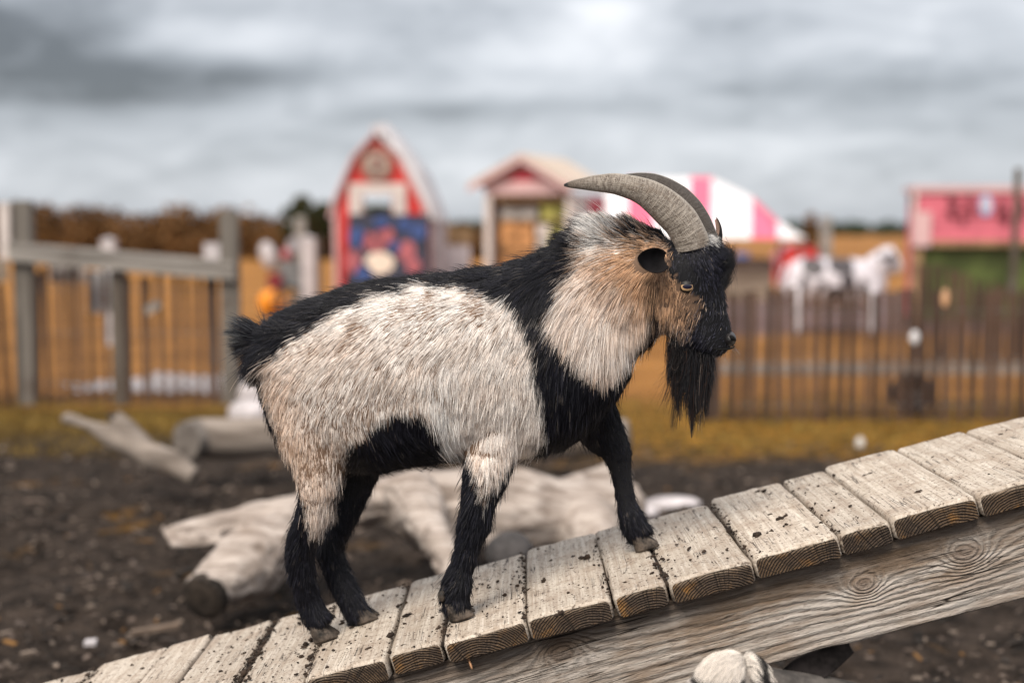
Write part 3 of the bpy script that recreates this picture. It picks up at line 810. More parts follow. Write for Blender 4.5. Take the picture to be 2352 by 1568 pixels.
def post(name, px, pyt, Y, wpx, mt, label, cat='post', lean=0.0, pyb=None, cap=None):
    e = empty(name, (wx(px, Y), Y, 0), label, cat); h = wz(pyt, Y); wd = wpx / FPX * Y / 2
    mb = MB(); mb.add([(sx * wd + dx_, sy * wd, z_) for z_, dx_ in ((-.1, 0), (h, lean)) for sx, sy in ((-1, -1), (1, -1), (1, 1), (-1, 1))],
                      [(3, 2, 1, 0), (4, 5, 6, 7), (0, 1, 5, 4), (1, 2, 6, 5), (2, 3, 7, 6), (3, 0, 4, 7)])
    mb.build('shaft', M[mt], e)
    mb = MB(); mb.add([(-wd * 1.08 + lean, -wd * 1.08, h + .002), (wd * 1.08 + lean, -wd * 1.08, h + .002), (wd * 1.08 + lean, wd * 1.08, h + .002), (-wd * 1.08 + lean, wd * 1.08, h + .002), (lean, 0, h + wd * .5)],
                      [(3, 2, 1, 0), (0, 1, 4), (1, 2, 4), (2, 3, 4), (3, 0, 4)]); mb.build('post_cap', M[cap or mt], e)
    return e


post('white_post', 710, 548, 17.5, 30, 'greywhite', 'thick white post just left of the red barn')
post('thin_post', 733, 545, 17.0, 9, 'darkpost', 'thin brown post between the white post and the barn')
post('grey_post', 691, 502, 21, 24, 'rail', 'tall pale post behind the thick white post')
post('grey_post', 1895, 500, 24, 22, 'rail', 'tall pale grey post right of the striped tent')
post('tall_pole', 2322, 388, 12.0, 13, 'darkpost', 'tall slim wooden pole in front of the pink kiosk', 'pole', .035)
post('white_post', 252, 552, 15.0, 30, 'greywhite', 'white capped post showing above the left gate rail')
yb = 12.5
sg = empty('sign_board', (wx(497, yb), yb, 0), 'blank white sign board by the right gate post', 'sign')
mb = MB(); mb.box((-28 / FPX * yb, 0, wz(611, yb)), (28 / FPX * yb, .03, wz(558, yb))); mb.build('panel', M['greywhite'], sg)
for s_ in (-1, 1): mb = MB(); mb.box((s_ * .06 - .02, .035, -.05), (s_ * .06 + .02, .07, wz(570, yb))); mb.build('sign_leg', M['post'], sg)
# pale timber edging behind the right fence, and tyre
p0 = gp(1590, 872); p1 = gp(2480, 880)
tb = MB(); Yt = 11.9; tb.box((wx(1560, Yt), Yt, -.02), (wx(2520, Yt), Yt + .10, .085))
tag(tb.build('edging_timber', M['rail'], origin=(wx(2000, Yt), Yt, 0)), 'long pale grey edging timber lying beyond the lath fence', 'timber')
Ytr = 9.25; tyre = empty('tyre', (wx(2100, Ytr), Ytr, 0), 'dark upright tyre behind the lath fence on the right', 'tyre')
mb = MB(); mb.tube([(.098 * math.cos(a), 0, .142 + .098 * math.sin(a)) for a in np.linspace(0, 6.283, 33)], .044, 10, flat=.06); mb.build('tread', M['rubber'], tyre, True)
mb = MB(); mb.tube([(0, -.01, .142), (0, .03, .142)], [.062, .062], 20, side=(1, 0, 0)); mb.build('hub_disc', M['grey'], tyre)
rock = MB(); rock.ball((0, 0, 0), (.14, .10, .07), 10, 7)
q = rock.build('white_stone', M['greywhite'], None, True); q.location = (wx(2100, 10.6), 10.6, .05)
tag(q, 'white rounded stone just behind the upright tyre', 'stone')

# ------------------------------------------------------------------ fences
def lath_mesh(w_, h, th=.012, seed=0):
    g = np.random.default_rng(seed); mb = MB(); n = 4; vs = []
    for i in range(n + 1):
        z = h * i / n; o_ = (g.normal() * .003, g.normal() * .003) if 0 < i < n else (0, 0)
        for sx, sy in ((-1, -1), (1, -1), (1, 1), (-1, 1)): vs.append((sx * w_ / 2 + o_[0], sy * th / 2 + o_[1], z))
    fs = [(3, 2, 1, 0), (4 * n, 4 * n + 1, 4 * n + 2, 4 * n + 3)]
    for i in range(n):
        for k in range(4): fs.append((i * 4 + k, i * 4 + (k + 1) % 4, (i + 1) * 4 + (k + 1) % 4, (i + 1) * 4 + k))
    mb.add(vs, fs); me_ = bpy.data.meshes.new('lath'); me_.from_pydata(mb.v, [], mb.f); return me_


def fence_laths(parent, x0, x1, step, h, w_, y, zoff, mat_names, seed, top=None):
    g = np.random.default_rng(seed); vars_ = []
    for k in range(6):
        me_ = lath_mesh(w_ * g.uniform(.85, 1.15), h, seed=seed + k); me_.materials.append(M[mat_names[k % len(mat_names)]]); vars_.append(me_)
    for i_ in range(int((x1 - x0) / step) + 1):
        x = x0 + (i_ + .09 * g.normal()) * step
        o_ = link('lath', vars_[int(g.integers(6))], parent); o_.location = (x, y + g.normal() * .004, zoff + g.normal() * .012)
        o_.rotation_euler = (g.normal() * .012, g.normal() * .018, g.normal() * .08)
        if top is not None: o_.scale = (1, 1, top(o_.location.x))


def wires(parent, x0, x1, y, zs):
    for z in zs:
        for dy in (-.009, .009):
            mb = MB(); mb.tube([(q, y + dy * math.cos(i * math.pi), z) for i, q in enumerate(np.linspace(x0, x1, 40))], .0022, 5); mb.build('wire', M['grey'], parent)


YF = 8.95
f1 = empty('lath_fence', (wx(2000, YF), YF, 0), 'brown lath snow fence standing right of the goat beard', 'fence')
ox = wx(2000, YF)
fence_laths(f1, wx(1627, YF) - ox, wx(2470, YF) - ox, 27.8 / FPX * YF, 1.02, .043, 0, 0, ['lath', 'lath', 'lath_dark'], 21,
            lambda q: float(np.interp((q + ox) / YF * FPX + 1176, [1630, 1760, 2137, 2290, 2400], [.80, .815, .82, .81, .80])))
wires(f1, wx(1615, YF) - ox, wx(2480, YF) - ox, 0, (.10, .40, .70))
for px_ in (1640, 2330):
    mb = MB(); mb.tube([(wx(px_, YF) - ox, .05, -.1), (wx(px_, YF) - ox, .05, .90)], .022, 8); mb.build('fence_stake', M['darkpost'], f1)
YF2 = 13.0
f2 = empty('lath_fence', (wx(2240, YF2), YF2, 0), 'second dark lath fence with a sloping top farther behind on the right', 'fence')
ox = wx(2240, YF2)
fence_laths(f2, wx(2108, YF2) - ox, wx(2500, YF2) - ox, 19.3 / FPX * YF2, .91, .044, 0, 0, ['lath', 'lath_dark'], 31,
            lambda q: float(np.interp((q + ox) / YF2 * FPX + 1176, [2108, 2150, 2290, 2400], [1.0, .985, .77, .75])))
wires(f2, wx(2100, YF2) - ox, wx(2510, YF2) - ox, 0, (.15, .4, .62))
p = pt(2101, 775, YF - .02); q = MB().ball((0, 0, 0), (.030, .012, .045), 12, 8).build('fence_tag', M['white'], None, True); q.location = p.tolist()
tag(q, 'small white tag hanging on the lath fence', 'tag')
p = pt(2171, 685, YF - .02); q = MB().ball((0, 0, 0), (.024, .012, .06), 12, 8).build('fence_tag', plain('tan tag', (.62, .36, .20), .6), None, True); q.location = p.tolist()
tag(q, 'long tan tag hanging high on the lath fence', 'tag')
p = gp(1975, 1031); q = MB().ball((0, 0, 0), (.026, .026, .04), 12, 8).build('highlight_ball', plain('pale highlight', (.55, .52, .48), .15, .2, 20, 0, .6), None, True); q.location = (p[0], p[1], .03)  # pale ball stands for a bright out-of-focus highlight
tag(q, 'tiny pale bottle end lying on the moss beyond the ramp', 'bottle')

YG = 9.8
gate = empty('rail_fence', (wx(290, YG), YG, 0), 'grey post and rail fence panel with brown laths on the left', 'fence'); ox = wx(290, YG)
def G(px, py): return (wx(px, YG) - ox, wz(py, YG, px))
for (a, b_, t_, mt) in ((36, 77, 461, 'post'), (258, 287, 622, 'darkpost'), (509, 549, 486, 'post')):
    x0, x1 = G(a, 500)[0], G(b_, 500)[0]; mb = MB(); mb.box((x0, -.05, -.2), (x1, .06, G(a, t_)[1])); mb.build('post', M[mt], gate)
a, b_ = G(32, 568), G(545, 612); hh = 31 / FPX * YG
mb = MB(); mb.add([(a[0], -.10, a[1] - hh), (b_[0], -.10, b_[1] - hh), (b_[0], -.10, b_[1]), (a[0], -.10, a[1]), (a[0], -.055, a[1] - hh), (b_[0], -.055, b_[1] - hh), (b_[0], -.055, b_[1]), (a[0], -.055, a[1])],
                  [(0, 1, 2, 3), (5, 4, 7, 6), (0, 4, 5, 1), (3, 2, 6, 7), (1, 5, 6, 2), (0, 3, 7, 4)]); mb.build('top_rail', M['rail'], gate)
mb = MB(); mb.add([(a[0], -.11, a[1] + .002), (b_[0], -.11, b_[1] + .002), (b_[0], .05, b_[1] + .002), (a[0], .05, a[1] + .002), (a[0], -.11, a[1] + .035), (b_[0], -.11, b_[1] + .035), (b_[0], .05, b_[1] + .035), (a[0], .05, a[1] + .035)],
                  [(3, 2, 1, 0), (4, 5, 6, 7), (0, 1, 5, 4), (1, 2, 6, 5), (2, 3, 7, 6), (3, 0, 4, 7)]); mb.build('rail_cap', M['rail'], gate)
fence_laths(gate, G(84, 0)[0], G(258, 0)[0], 26.3 / FPX * YG, .93, .038, -.02, 0, ['lath', 'lath_dark'], 41)
fence_laths(gate, G(298, 0)[0], G(508, 0)[0], 25.6 / FPX * YG, .90, .035, -.02, 0, ['lath', 'lath'], 51)
wires(gate, G(80, 0)[0], G(508, 0)[0], -.02, (.15, .5, .8))
x0, x1 = G(12, 0)[0], G(35, 0)[0]; mb = MB(); mb.box((x0, -.09, G(20, 595)[1]), (x1, -.045, G(20, 466)[1])); wb = mb.build('white_board', M['offwhite'], None); wb.location = gate.location
tag(wb, 'narrow pale board fixed on the left side of the tall fence post', 'board')
mb = MB(); mb.box((G(179, 0)[0], .20, G(0, 722)[1]), (G(256, 0)[0], .215, G(0, 624)[1])); wb = mb.build('paper_sign', M['white'], None); wb.location = gate.location
tag(wb, 'white paper sign hanging behind the laths of the left fence', 'sign')
mb = MB(); mb.box((G(92, 0)[0], .20, G(0, 652)[1]), (G(176, 0)[0], .215, G(0, 604)[1])); wb = mb.build('pale_banner', M['offwhite'], None); wb.location = gate.location
tag(wb, 'pale banner strip tucked under the rail behind the left laths', 'banner')
p = pt(350, 706, YG - .08); mb = MB(); mb.box((-.055, -.006, -.03), (.055, .006, .03)); wb = mb.build('metal_latch', plain('latch grey', (.24, .22, .20), .5), None); wb.location = p.tolist(); wb.rotation_euler = (0, R(-32), R(10))
tag(wb, 'small tilted grey metal plate on the left fence laths', 'plate')
f4 = empty('rail_fence', (wx(46, YG), YG - .06, 0), 'short brown railed fence run meeting the tall post at left edge', 'fence', rz=R(180 + 36))
zr0 = wz(600, YG)
mb = MB(); mb.box((.06, -.04, zr0 - .135), (2.6, .01, zr0 + .01)); mb.build('side_rail', M['rail_brown'], f4)
fence_laths(f4, .10, 2.5, .078, .86, .038, .03, 0, ['lath', 'lath_dark'], 61)
mb = MB(); mb.box((2.5, -.04, -.2), (2.62, .08, 1.1)); mb.build('post', M['post'], f4)
# pale gravel beyond the left fence
gv = MB(); ca = gp(300, 905); cb = gp(620, 872); g_ = np.random.default_rng(5); ring_ = []
for k in range(40):
    a = 6.2832 * k / 40; rr_ = 1 + .18 * g_.normal(); ring_.append(((ca[0] + cb[0]) / 2 + 1.05 * rr_ * math.cos(a), 11.1 + .75 * rr_ * math.sin(a), .012))
gv.add([((ca[0] + cb[0]) / 2, 11.1, .012)] + ring_, [(0, 1 + k, 1 + (k + 1) % 40) for k in range(40)])
tag(gv.build('gravel_path', M['gravel']), kind='structure')


# ------------------------------------------------------------------ driftwood: tubes fused to one skin
def fuse(mb, voxel, smooth=6, noise=None):
    me_ = bpy.data.meshes.new('tmp'); me_.from_pydata(mb.v, [], mb.f)
    o_ = bpy.data.objects.new('tmp', me_); COL.objects.link(o_)
    md = o_.modifiers.new('r', 'REMESH'); md.mode = 'VOXEL'; md.voxel_size = voxel
    if smooth:
        md = o_.modifiers.new('s', 'SMOOTH'); md.iterations = smooth; md.factor = .5
    dg = bpy.context.evaluated_depsgraph_get(); r_ = bpy.data.meshes.new_from_object(o_.evaluated_get(dg))
    bpy.data.objects.remove(o_); bpy.data.meshes.remove(me_)
    r_.polygons.foreach_set('use_smooth', [True] * len(r_.polygons))
    if noise:
        n_ = len(r_.vertices); co = np.empty(n_ * 3); r_.vertices.foreach_get('co', co); no = np.empty(n_ * 3); r_.vertices.foreach_get('normal', no)
        co = co.reshape(-1, 3); no = no.reshape(-1, 3); dsp = 0
        for sc_, am in noise: dsp = dsp + am * vnoise(co * np.asarray(sc_), 1.0)
        co = co + no * np.asarray(dsp)[:, None]; r_.vertices.foreach_set('co', co.ravel()); r_.update()
    return r_


def px_tube(mb, pts, rp, seg=14, fl=1.0):
    """pts = (px, py, Y), radii in px at that distance"""
    P_ = np.array([pt(a, b_, c_) for a, b_, c_ in pts]); r_ = np.array([q / FPX * p_[2] for q, p_ in zip(rp, pts)])
    mb.tube(P_, r_, seg, flat=r_ * fl)


dw = empty('driftwood_trunk', tuple(gp(760, 1330)), 'large bleached forked driftwood trunk lying behind the plank ramp', 'driftwood')
mb = MB()
px_tube(mb, [(350, 1216, 4.50), (400, 1214, 4.52), (470, 1205, 4.55), (560, 1196, 4.6), (660, 1186, 4.66), (760, 1172, 4.72), (860, 1150, 4.8)], [12, 30, 38, 50, 62, 66, 60], 16, 1.1)
px_tube(mb, [(740, 1190, 4.68), (660, 1226, 4.56), (590, 1272, 4.42), (525, 1325, 4.3), (468, 1376, 4.2)], [76, 84, 84, 74, 58], 16)
px_tube(mb, [(372, 1220, 4.5), (400, 1250, 4.46), (450, 1252, 4.46), (520, 1232, 4.5)], [14, 22, 18, 20], 9)
px_tube(mb, [(860, 1140, 4.78), (930, 1160, 4.8), (1020, 1186, 4.82), (1150, 1192, 4.86), (1300, 1186, 4.92), (1400, 1165, 4.96), (1450, 1150, 5.0)], [50, 78, 104, 112, 100, 80, 50], 20)
px_tube(mb, [(930, 1130, 4.72), (975, 1190, 4.56), (1020, 1262, 4.4), (1050, 1350, 4.24)], [60, 66, 46, 30], 14)
px_tube(mb, [(1290, 1150, 4.95), (1360, 1110, 5.05), (1425, 1085, 5.15)], [70, 52, 34], 12)
px_tube(mb, [(1340, 1210, 4.86), (1400, 1290, 4.62), (1430, 1390, 4.35)], [80, 66, 54], 12)
me_ = fuse(mb, .011, 1)
n_ = len(me_.vertices); co = np.empty(n_ * 3); me_.vertices.foreach_get('co', co); co = co.reshape(-1, 3); no = np.empty(n_ * 3); me_.vertices.foreach_get('normal', no); no = no.reshape(-1, 3)
gr_ = co @ np.array([[.95, .25, -.1], [-.25, .9, .3], [.1, -.3, .95]]).T
rid = lambda sc_, off: 1 - np.minimum(1, np.abs(vnoise(gr_ * np.array(sc_) + off, 1.0)) * 3.2)
dsp = .024 * vnoise(co, 4.2) + .010 * vnoise(co + 3, 13.0) - .012 * rid((2.0, 11, 11), 0) - .006 * rid((3.5, 26, 26), 7) + .006 * vnoise(gr_ * np.array([4, 44, 44]), 1.0)
co = co + no * dsp[:, None]; me_.vertices.foreach_set('co', co.ravel()); me_.update(); me_.materials.append(M['drift'])
o_ = link('trunk', me_, dw); o_.matrix_parent_inverse = Matrix.Translation(dw.location).inverted()
c_ = pt(466, 1374, 4.185); d_ = c_ - pt(540, 1300, 4.35); d_ /= np.linalg.norm(d_)
mb = MB(); mb.tube([c_ - d_ * .03, c_ + d_ * .004, c_ + d_ * .012], [.072, .070, .045], 18); o_ = mb.build('dark_cut_end', M['rot'], dw); o_.matrix_parent_inverse = Matrix.Translation(dw.location).inverted()  # dark disc capping the cut limb
lg = empty('sawn_log', tuple(gp(520, 1062)), 'grey log with dark sawn round end lying behind the goat', 'log')
YL = 6.6
mb = MB(); px_tube(mb, [(452, 1006, YL), (520, 1010, YL + .02), (700, 1000, YL + .1), (900, 1010, YL + .15), (1150, 1005, YL + .2), (1300, 1010, YL + .2), (1448, 1000, YL + .15)], [47, 46, 48, 50, 50, 48, 40], 18)
me_ = fuse(mb, .018, 3, [((6, 6, 6), .012), ((3, 20, 20), .008)]); me_.materials.append(M['drift_dark'])
o_ = link('trunk', me_, lg); o_.matrix_parent_inverse = Matrix.Translation(lg.location).inverted()
c_ = pt(449, 1006, YL); mb = MB(); mb.tube([c_ + np.array([.03, .01, 0]), c_ + np.array([-.028, -.075, 0])], [.094, .090], 22, side=(0, 0, 1)); o_ = mb.build('sawn_end', M['cut'], lg)
o_.matrix_parent_inverse = Matrix.Translation(lg.location).inverted()
br = empty('fallen_branch', tuple(gp(440, 1105)), 'weathered grey branch with a knot sloping left of the sawn log', 'branch')
mb = MB(); px_tube(mb, [(150, 958, 6.3), (200, 975, 6.25), (280, 1015, 6.2), (360, 1050, 6.15), (450, 1098, 6.1)], [13, 17, 27, 34, 26], 12)
px_tube(mb, [(330, 1030, 6.18), (290, 985, 6.2), (262, 960, 6.22)], [30, 24, 17], 12)
me_ = fuse(mb, .010, 3, [((8, 8, 8), .010), ((4, 22, 22), .006)]); me_.materials.append(M['drift_dark'])
o_ = link('limb', me_, br); o_.matrix_parent_inverse = Matrix.Translation(br.location).inverted()
mb = MB(); mb.tube([pt(262, 960, 6.22), pt(257, 955, 6.19)], [.026, .022], 10); o_ = mb.build('knot_hole', M['rot'], br); o_.matrix_parent_inverse = Matrix.Translation(br.location).inverted()


def stone(name, px, py, Y, rx, rz_, mt, label, seed):
    mb = MB(); mb.ball((0, 0, 0), (rx / FPX * Y, rx / FPX * Y * .8, rz_ / FPX * Y), 14, 10); v_ = np.array(mb.v); v_ = v_ * (1 + .16 * vnoise(v_ * 9 + seed, 1.0))[:, None]; mb.v = v_.tolist()
    q_ = mb.build(name, M[mt], None, True); q_.location = pt(px, py, Y).tolist(); tag(q_, label, 'stone')


stone('dark_stone', 1175, 1268, 4.0, 58, 50, 'darkstone', 'dark rounded stone under the driftwood trunk behind the ramp', 3)
stone('pale_stone', 1545, 1158, 6.2, 62, 18, 'stone', 'low whitish stone on the grey soil right of the far foreleg', 5)
stone('pale_stone', 1470, 1176, 5.9, 40, 14, 'stone', 'small whitish stone beside the larger pale one near the foreleg', 6)
stone('pale_stone', 572, 950, 8.6, 48, 34, 'stone', 'white rock behind the rump of the big goat', 7)
stone('pale_stone', 590, 905, 9.6, 46, 30, 'stone', 'grey pale rock right of the left fence end post', 8)

# wood chips and litter on the soil; tufts of moss-grass near the fences
g_ = np.random.default_rng(17); mb = MB()
def chip_at(mb, x, y, s, mi, z=.012):
    a, b_, c_ = g_.uniform(.4, 1.4) * s, g_.uniform(.2, .6) * s, g_.uniform(.1, .25) * s
    mt = Matrix.Translation((x, y, z)) @ Matrix.Rotation(g_.uniform(0, 6.28), 4, 'Z') @ Matrix.Rotation(g_.normal() * .35, 4, 'X') @ Matrix.Rotation(g_.normal() * .25, 4, 'Y')
    mb.box((-a, -b_, -c_), (a, b_, c_), mt, mi)
for k in range(8500):
    y = 2.3 + 5.6 * g_.random() ** 1.3; x = (g_.random() - .5) * y * .95
    chip_at(mb, x, y, g_.choice([.008, .012, .018, .026], p=[.50, .34, .14, .02]), int(g_.choice(4, p=[.39, .42, .17, .02])), .012 + .012 * g_.random())
tag(mb.build('wood_chips', [plain('dark chips', (.022, .017, .014), .95, .4, 9), plain('brown chips', (.09, .067, .055), .9, .4, 9), plain('pale chips', (.20, .155, .125), .85, .3, 9), plain('straw bits', (.17, .085, .025), .85, .3, 9)]),
    'scattered wood chips and soil litter on the dark ground', 'wood chips', kind='stuff')
mb = MB()
for k in range(15000):
    y = 7.5 + 2.7 * g_.random(); x = (g_.random() - .5) * y * .92; h = g_.uniform(.012, .045); a = g_.uniform(0, 6.28); wv = .006; lx, ly = g_.normal(size=2) * h * .5
    cx_, sx_ = math.cos(a) * wv, math.sin(a) * wv
    mb.add([(x - cx_, y - sx_, 0), (x + cx_, y + sx_, 0), (x + lx, y + ly, h)], [(0, 1, 2)])
tag(mb.build('grass', M['moss_leaf']), 'short golden moss and dry grass near the fences', 'grass', kind='stuff')
for (px_, py_, s_, rot, lab) in [(355, 1468, .075, .62, 'pale bark strip lying on the soil near the ramp corner'), (208, 1500, .016, .1, 'small bluish white shard on the soil at lower left'), (1100, 1420, .04, .4, None)]:
    if lab is None: continue
    p = gp(px_, py_); mb = MB(); mb.add([(-s_, -.012, 0), (s_, -.010, 0), (s_ * 1.1, .010, .006), (-s_ * .9, .012, .004), (-s_, -.012, .012), (s_, -.010, .012), (s_ * 1.1, .010, .016), (-s_ * .9, .012, .014)],
        [(3, 2, 1, 0), (4, 5, 6, 7), (0, 1, 5, 4), (1, 2, 6, 5), (2, 3, 7, 6), (3, 0, 4, 7)])
    q = mb.build('bark_strip' if s_ > .05 else 'shard', M['chip'] if s_ > .05 else M['greywhite']); q.location = (p[0], p[1], .025); q.rotation_euler = (0, 0, rot); tag(q, lab, 'litter')

# ------------------------------------------------------------------ the plank ramp
SL, Z0, YFR, YBK = .2742, .5574, 2.30, 2.80
TH = math.atan(SL); UX = np.array([math.cos(TH), 0, math.sin(TH)]); WN = np.array([-math.sin(TH), 0, math.cos(TH)])
def ramp_z(x): return Z0 + SL * x
ramp = empty('wooden_ramp', (0, 2.55, 0), 'weathered grey plank ramp rising to the right under the big goat', 'ramp')
RI = Matrix.Translation(ramp.location).inverted()
edges = [-2.02, -1.885, -1.75, -1.66, -1.525, -1.39, -1.25, -1.115, -1.03, -.965, -.832, -.690, -.603, -.470, -.3453, -.2083, -.1156, .0222, .1618, .2540, .3931, .5353, .6203, .7620, .8970, 1.032, 1.120, 1.255, 1.39, 1.525, 1.66, 1.80]
g_ = np.random.default_rng(23)


def plank(width, length, thick, seed):
    """rounded board; x across, y along, top at z = 0"""
    g = np.random.default_rng(seed); h = width / 2; r_ = .0075
    cup = g.uniform(-.0025, .0015)
    xs_ = np.linspace(-h + r_, h - r_, 9)
    prof = [(x_, 0 + cup * (1 - (x_ / h) ** 2)) for x_ in xs_]
    prof += [(h - r_ * .3, -r_ * .3), (h, -r_), (h, -thick + .004), (h - .004, -thick)]
    prof += [(0, -thick), (-h + .004, -thick), (-h, -thick + .004), (-h, -r_), (-h + r_ * .3, -r_ * .3)]
    prof = np.array(prof); n = len(prof)
    ys_ = np.concatenate([[0, .002, .006, .012], np.linspace(.03, length - .03, 22), [length - .012, length - .006, length - .002, length]])
    vs = []
    for i, y_ in enumerate(ys_):
        e_ = min(y_, length - y_); sh = max(0, 1 - e_ / .008)
        q = prof.copy(); drop = .005 * sh ** 2
        q[:9, 1] -= drop; q[9:11, 1] -= drop; q[-2:, 1] -= drop
        q[:, 0] *= (1 - .004 * sh / h)
        p3 = np.stack([q[:, 0], np.full(n, y_), q[:, 1]], 1)
        nn = vnoise(p3 * np.array([60, 14, 60]) + seed * 3.7, 1.0) * .0011 + vnoise(p3 * np.array([14, 7, 14]) + seed, 1.0) * .0014
        p3[:, 2] += nn; p3[:, 0] += vnoise(p3 * np.array([20, 12, 20]) + seed * 9, 1.0) * .0012
        if i in (0, len(ys_) - 1): p3[:, 1] += vnoise(p3 * 70 + seed, 1.0) * .002
        vs.append(p3)
    vs = np.concatenate(vs); fs = []; mi = []
    m_ = len(ys_)
    for i in range(m_ - 1):
        for k in range(n):
            k2 = (k + 1) % n; fs.append((i * n + k, (i + 1) * n + k, (i + 1) * n + k2, i * n + k2)); mi.append(0)
    fs.append(tuple(range(n))); mi.append(1); fs.append(tuple((m_ - 1) * n + k for k in range(n - 1, -1, -1))); mi.append(1)
    me_ = bpy.data.meshes.new('plank'); me_.from_pydata(vs.tolist(), [], fs)
    me_.materials.append(M['plank']); me_.materials.append(M['plank_end'])
    me_.polygons.foreach_set('material_index', mi); me_.polygons.foreach_set('use_smooth', [k < len(fs) - 2 for k in range(len(fs))])
    return me_


wide_gap = {13: .012, 16: .006, 20: .008, 22: .0}
for i in range(len(edges) - 1):
    xa, xb = edges[i], edges[i + 1]; gap = g_.uniform(.0005, .0013)
    if abs(xb + .470) < .01: gap = .0075
    if abs(xb - .2540) < .01 or abs(xb + .1156) < .01 or abs(xb + .832) < .01: gap = .0035
    wd = (xb - xa) / math.cos(TH) - 2 * gap; xm = (xa + xb) / 2
    me_ = plank(wd, YBK - YFR + g_.normal() * .006, .038, 100 + i); o_ = link('plank', me_, ramp); o_.matrix_parent_inverse = RI
    up = g_.normal() * .0018
    c_ = np.array([xm, YFR + g_.normal() * .005, ramp_z(xm)]) + WN * up
    mt = Matrix(((UX[0], 0, WN[0], c_[0]), (0, 1, 0, c_[1]), (UX[2], 0, WN[2], c_[2]), (0, 0, 0, 1)))
    o_.matrix_basis = mt @ Matrix.Rotation(g_.normal() * .006, 4, 'Z') @ Matrix.Rotation(g_.normal() * .008, 4, 'Y')
# side beams: local x along the slope, z across, origin on the visible face
YS1 = 2.327
def beam(y0, y1, knots, name):
    mb = MB(); x0, x1 = -2.05, 1.9; n = 60; prof = [(y0, .075), (y0, -.073), (y0 + .003, -.076), (y1 - .003, -.076), (y1, -.073), (y1, .075)]
    vs = []
    for i in range(n + 1):
        x_ = x0 + (x1 - x0) * i / n
        for (yy_, zz_) in prof: vs.append((x_, yy_ - y0, zz_))
    v_ = np.array(vs); v_[:, 2] += .0025 * vnoise(v_ * np.array([6, 1, 1]), 1.0) * (np.abs(v_[:, 2]) > .07) * (v_[:, 2] < 0); k_ = len(prof)
    fs = [(i * k_ + a, i * k_ + (a + 1) % k_, (i + 1) * k_ + (a + 1) % k_, (i + 1) * k_ + a) for i in range(n) for a in range(k_)] + [tuple(range(k_ - 1, -1, -1)), tuple(n * k_ + a for a in range(k_))]
    mb.add(v_, fs); o_ = mb.build(name, stringer_mat(knots), ramp); o_.matrix_parent_inverse = RI
    c_ = np.array([0, y0, Z0]) + WN * (-.0405 - .0755)
    o_.matrix_basis = Matrix(((UX[0], 0, WN[0], c_[0]), (0, 1, 0, c_[1]), (UX[2], 0, WN[2], c_[2]), (0, 0, 0, 1)))
    return c_
def beam_uv(px, py):
    p_ = pt(px, py, YS1) - (np.array([0, YS1, Z0]) + WN * (-.116)); return float(p_.dot(UX)), float(p_.dot(WN))
k1 = beam_uv(1985, 1345); k2 = beam_uv(2222, 1273); k3 = beam_uv(1290, 1490)
beam(YS1, YS1 + .04, [(*k1, .020, .0150, 5.2), (*k2, .027, .0185, 6.2), (*k3, .026, .020, -5.2), (k1[0] - 1.05, .01, .022, .016, 5), (k2[0] + .62, -.01, .024, .017, 5)], 'side_beam')
beam(YBK - .07, YBK - .03, [(-.6, 0, .05, .02, 2.5), (.4, .02, .05, .02, -2.5)], 'side_beam')
for x_ in (1.15, 1.75):
    for y_ in (YS1 + .045, YBK - .165):
        mb = MB(); mb.box((x_ - .045, y_, -.1), (x_ + .045, y_ + .09, ramp_z(x_) - .045 - .02)); o_ = mb.build('support_post', M['rail_brown'], ramp); o_.matrix_parent_inverse = RI
mb = MB(); a = pt(1070, 1496, 2.318); b_ = pt(1085, 1537, 2.300); d_ = b_ - a; L_ = np.linalg.norm(d_); k_ = 46
mb.tube([a + d_ * (i / k_) for i in range(k_ + 1)], [(.0021 + .0006 * math.sin(i * 2.1)) * (1 if i < k_ - 5 else (k_ - i + .3) / 5.3) for i in range(k_ + 1)], 8); o_ = mb.build('screw', M['rust'], ramp, True); o_.matrix_parent_inverse = RI
# crumbs of soil and droppings on the planks
mb = MB()
def crumb(x, y, s, flat=.6):
    n0 = len(mb.v); c0 = np.array([x, y, ramp_z(x)]) + WN * s * flat * .55
    mb.ball((0, 0, 0), (s * g_.uniform(.7, 1.3), s * g_.uniform(.45, .9), s * flat * g_.uniform(.5, 1)), 7, 5); v_ = np.array(mb.v[n0:]); v_ = v_ * (1 + .6 * vnoise(v_ / s * 1.9 + g_.uniform(0, 99), 1.0))[:, None]
    a = g_.uniform(0, 6.28); v_ = v_ @ np.array([[math.cos(a), math.sin(a), 0], [-math.sin(a), math.cos(a), 0], [0, 0, 1]])
    v_ = c0 + v_[:, :1] * UX + v_[:, 1:2] * np.array([0, 1, 0]) + v_[:, 2:] * WN; mb.v[n0:] = v_.tolist()
for k in range(2600):
    x = g_.uniform(-1.25, 1.15); dens = np.interp(x, [-1.2, -.2, .3, .9], [1, .9, .55, .25])
    if g_.random() < dens: crumb(x, g_.uniform(YFR + .01, YBK - .01), g_.choice([.0010, .0018, .0028, .0045], p=[.42, .34, .18, .06]))
for px_, n_ in [(-.470, 210), (-.3453, 90), (-.1156, 110), (.0222, 60), (.2540, 110), (-.832, 130), (.3931, 50), (.5353, 25), (.1618, 25), (-.2083, 30)]:
    for k in range(n_):
        crumb(px_ + g_.normal() * (.007 if n_ > 100 else .004), g_.uniform(YFR + .004, YBK), g_.choice([.0015, .0025, .004, .0065], p=[.38, .36, .22, .04]), .7)
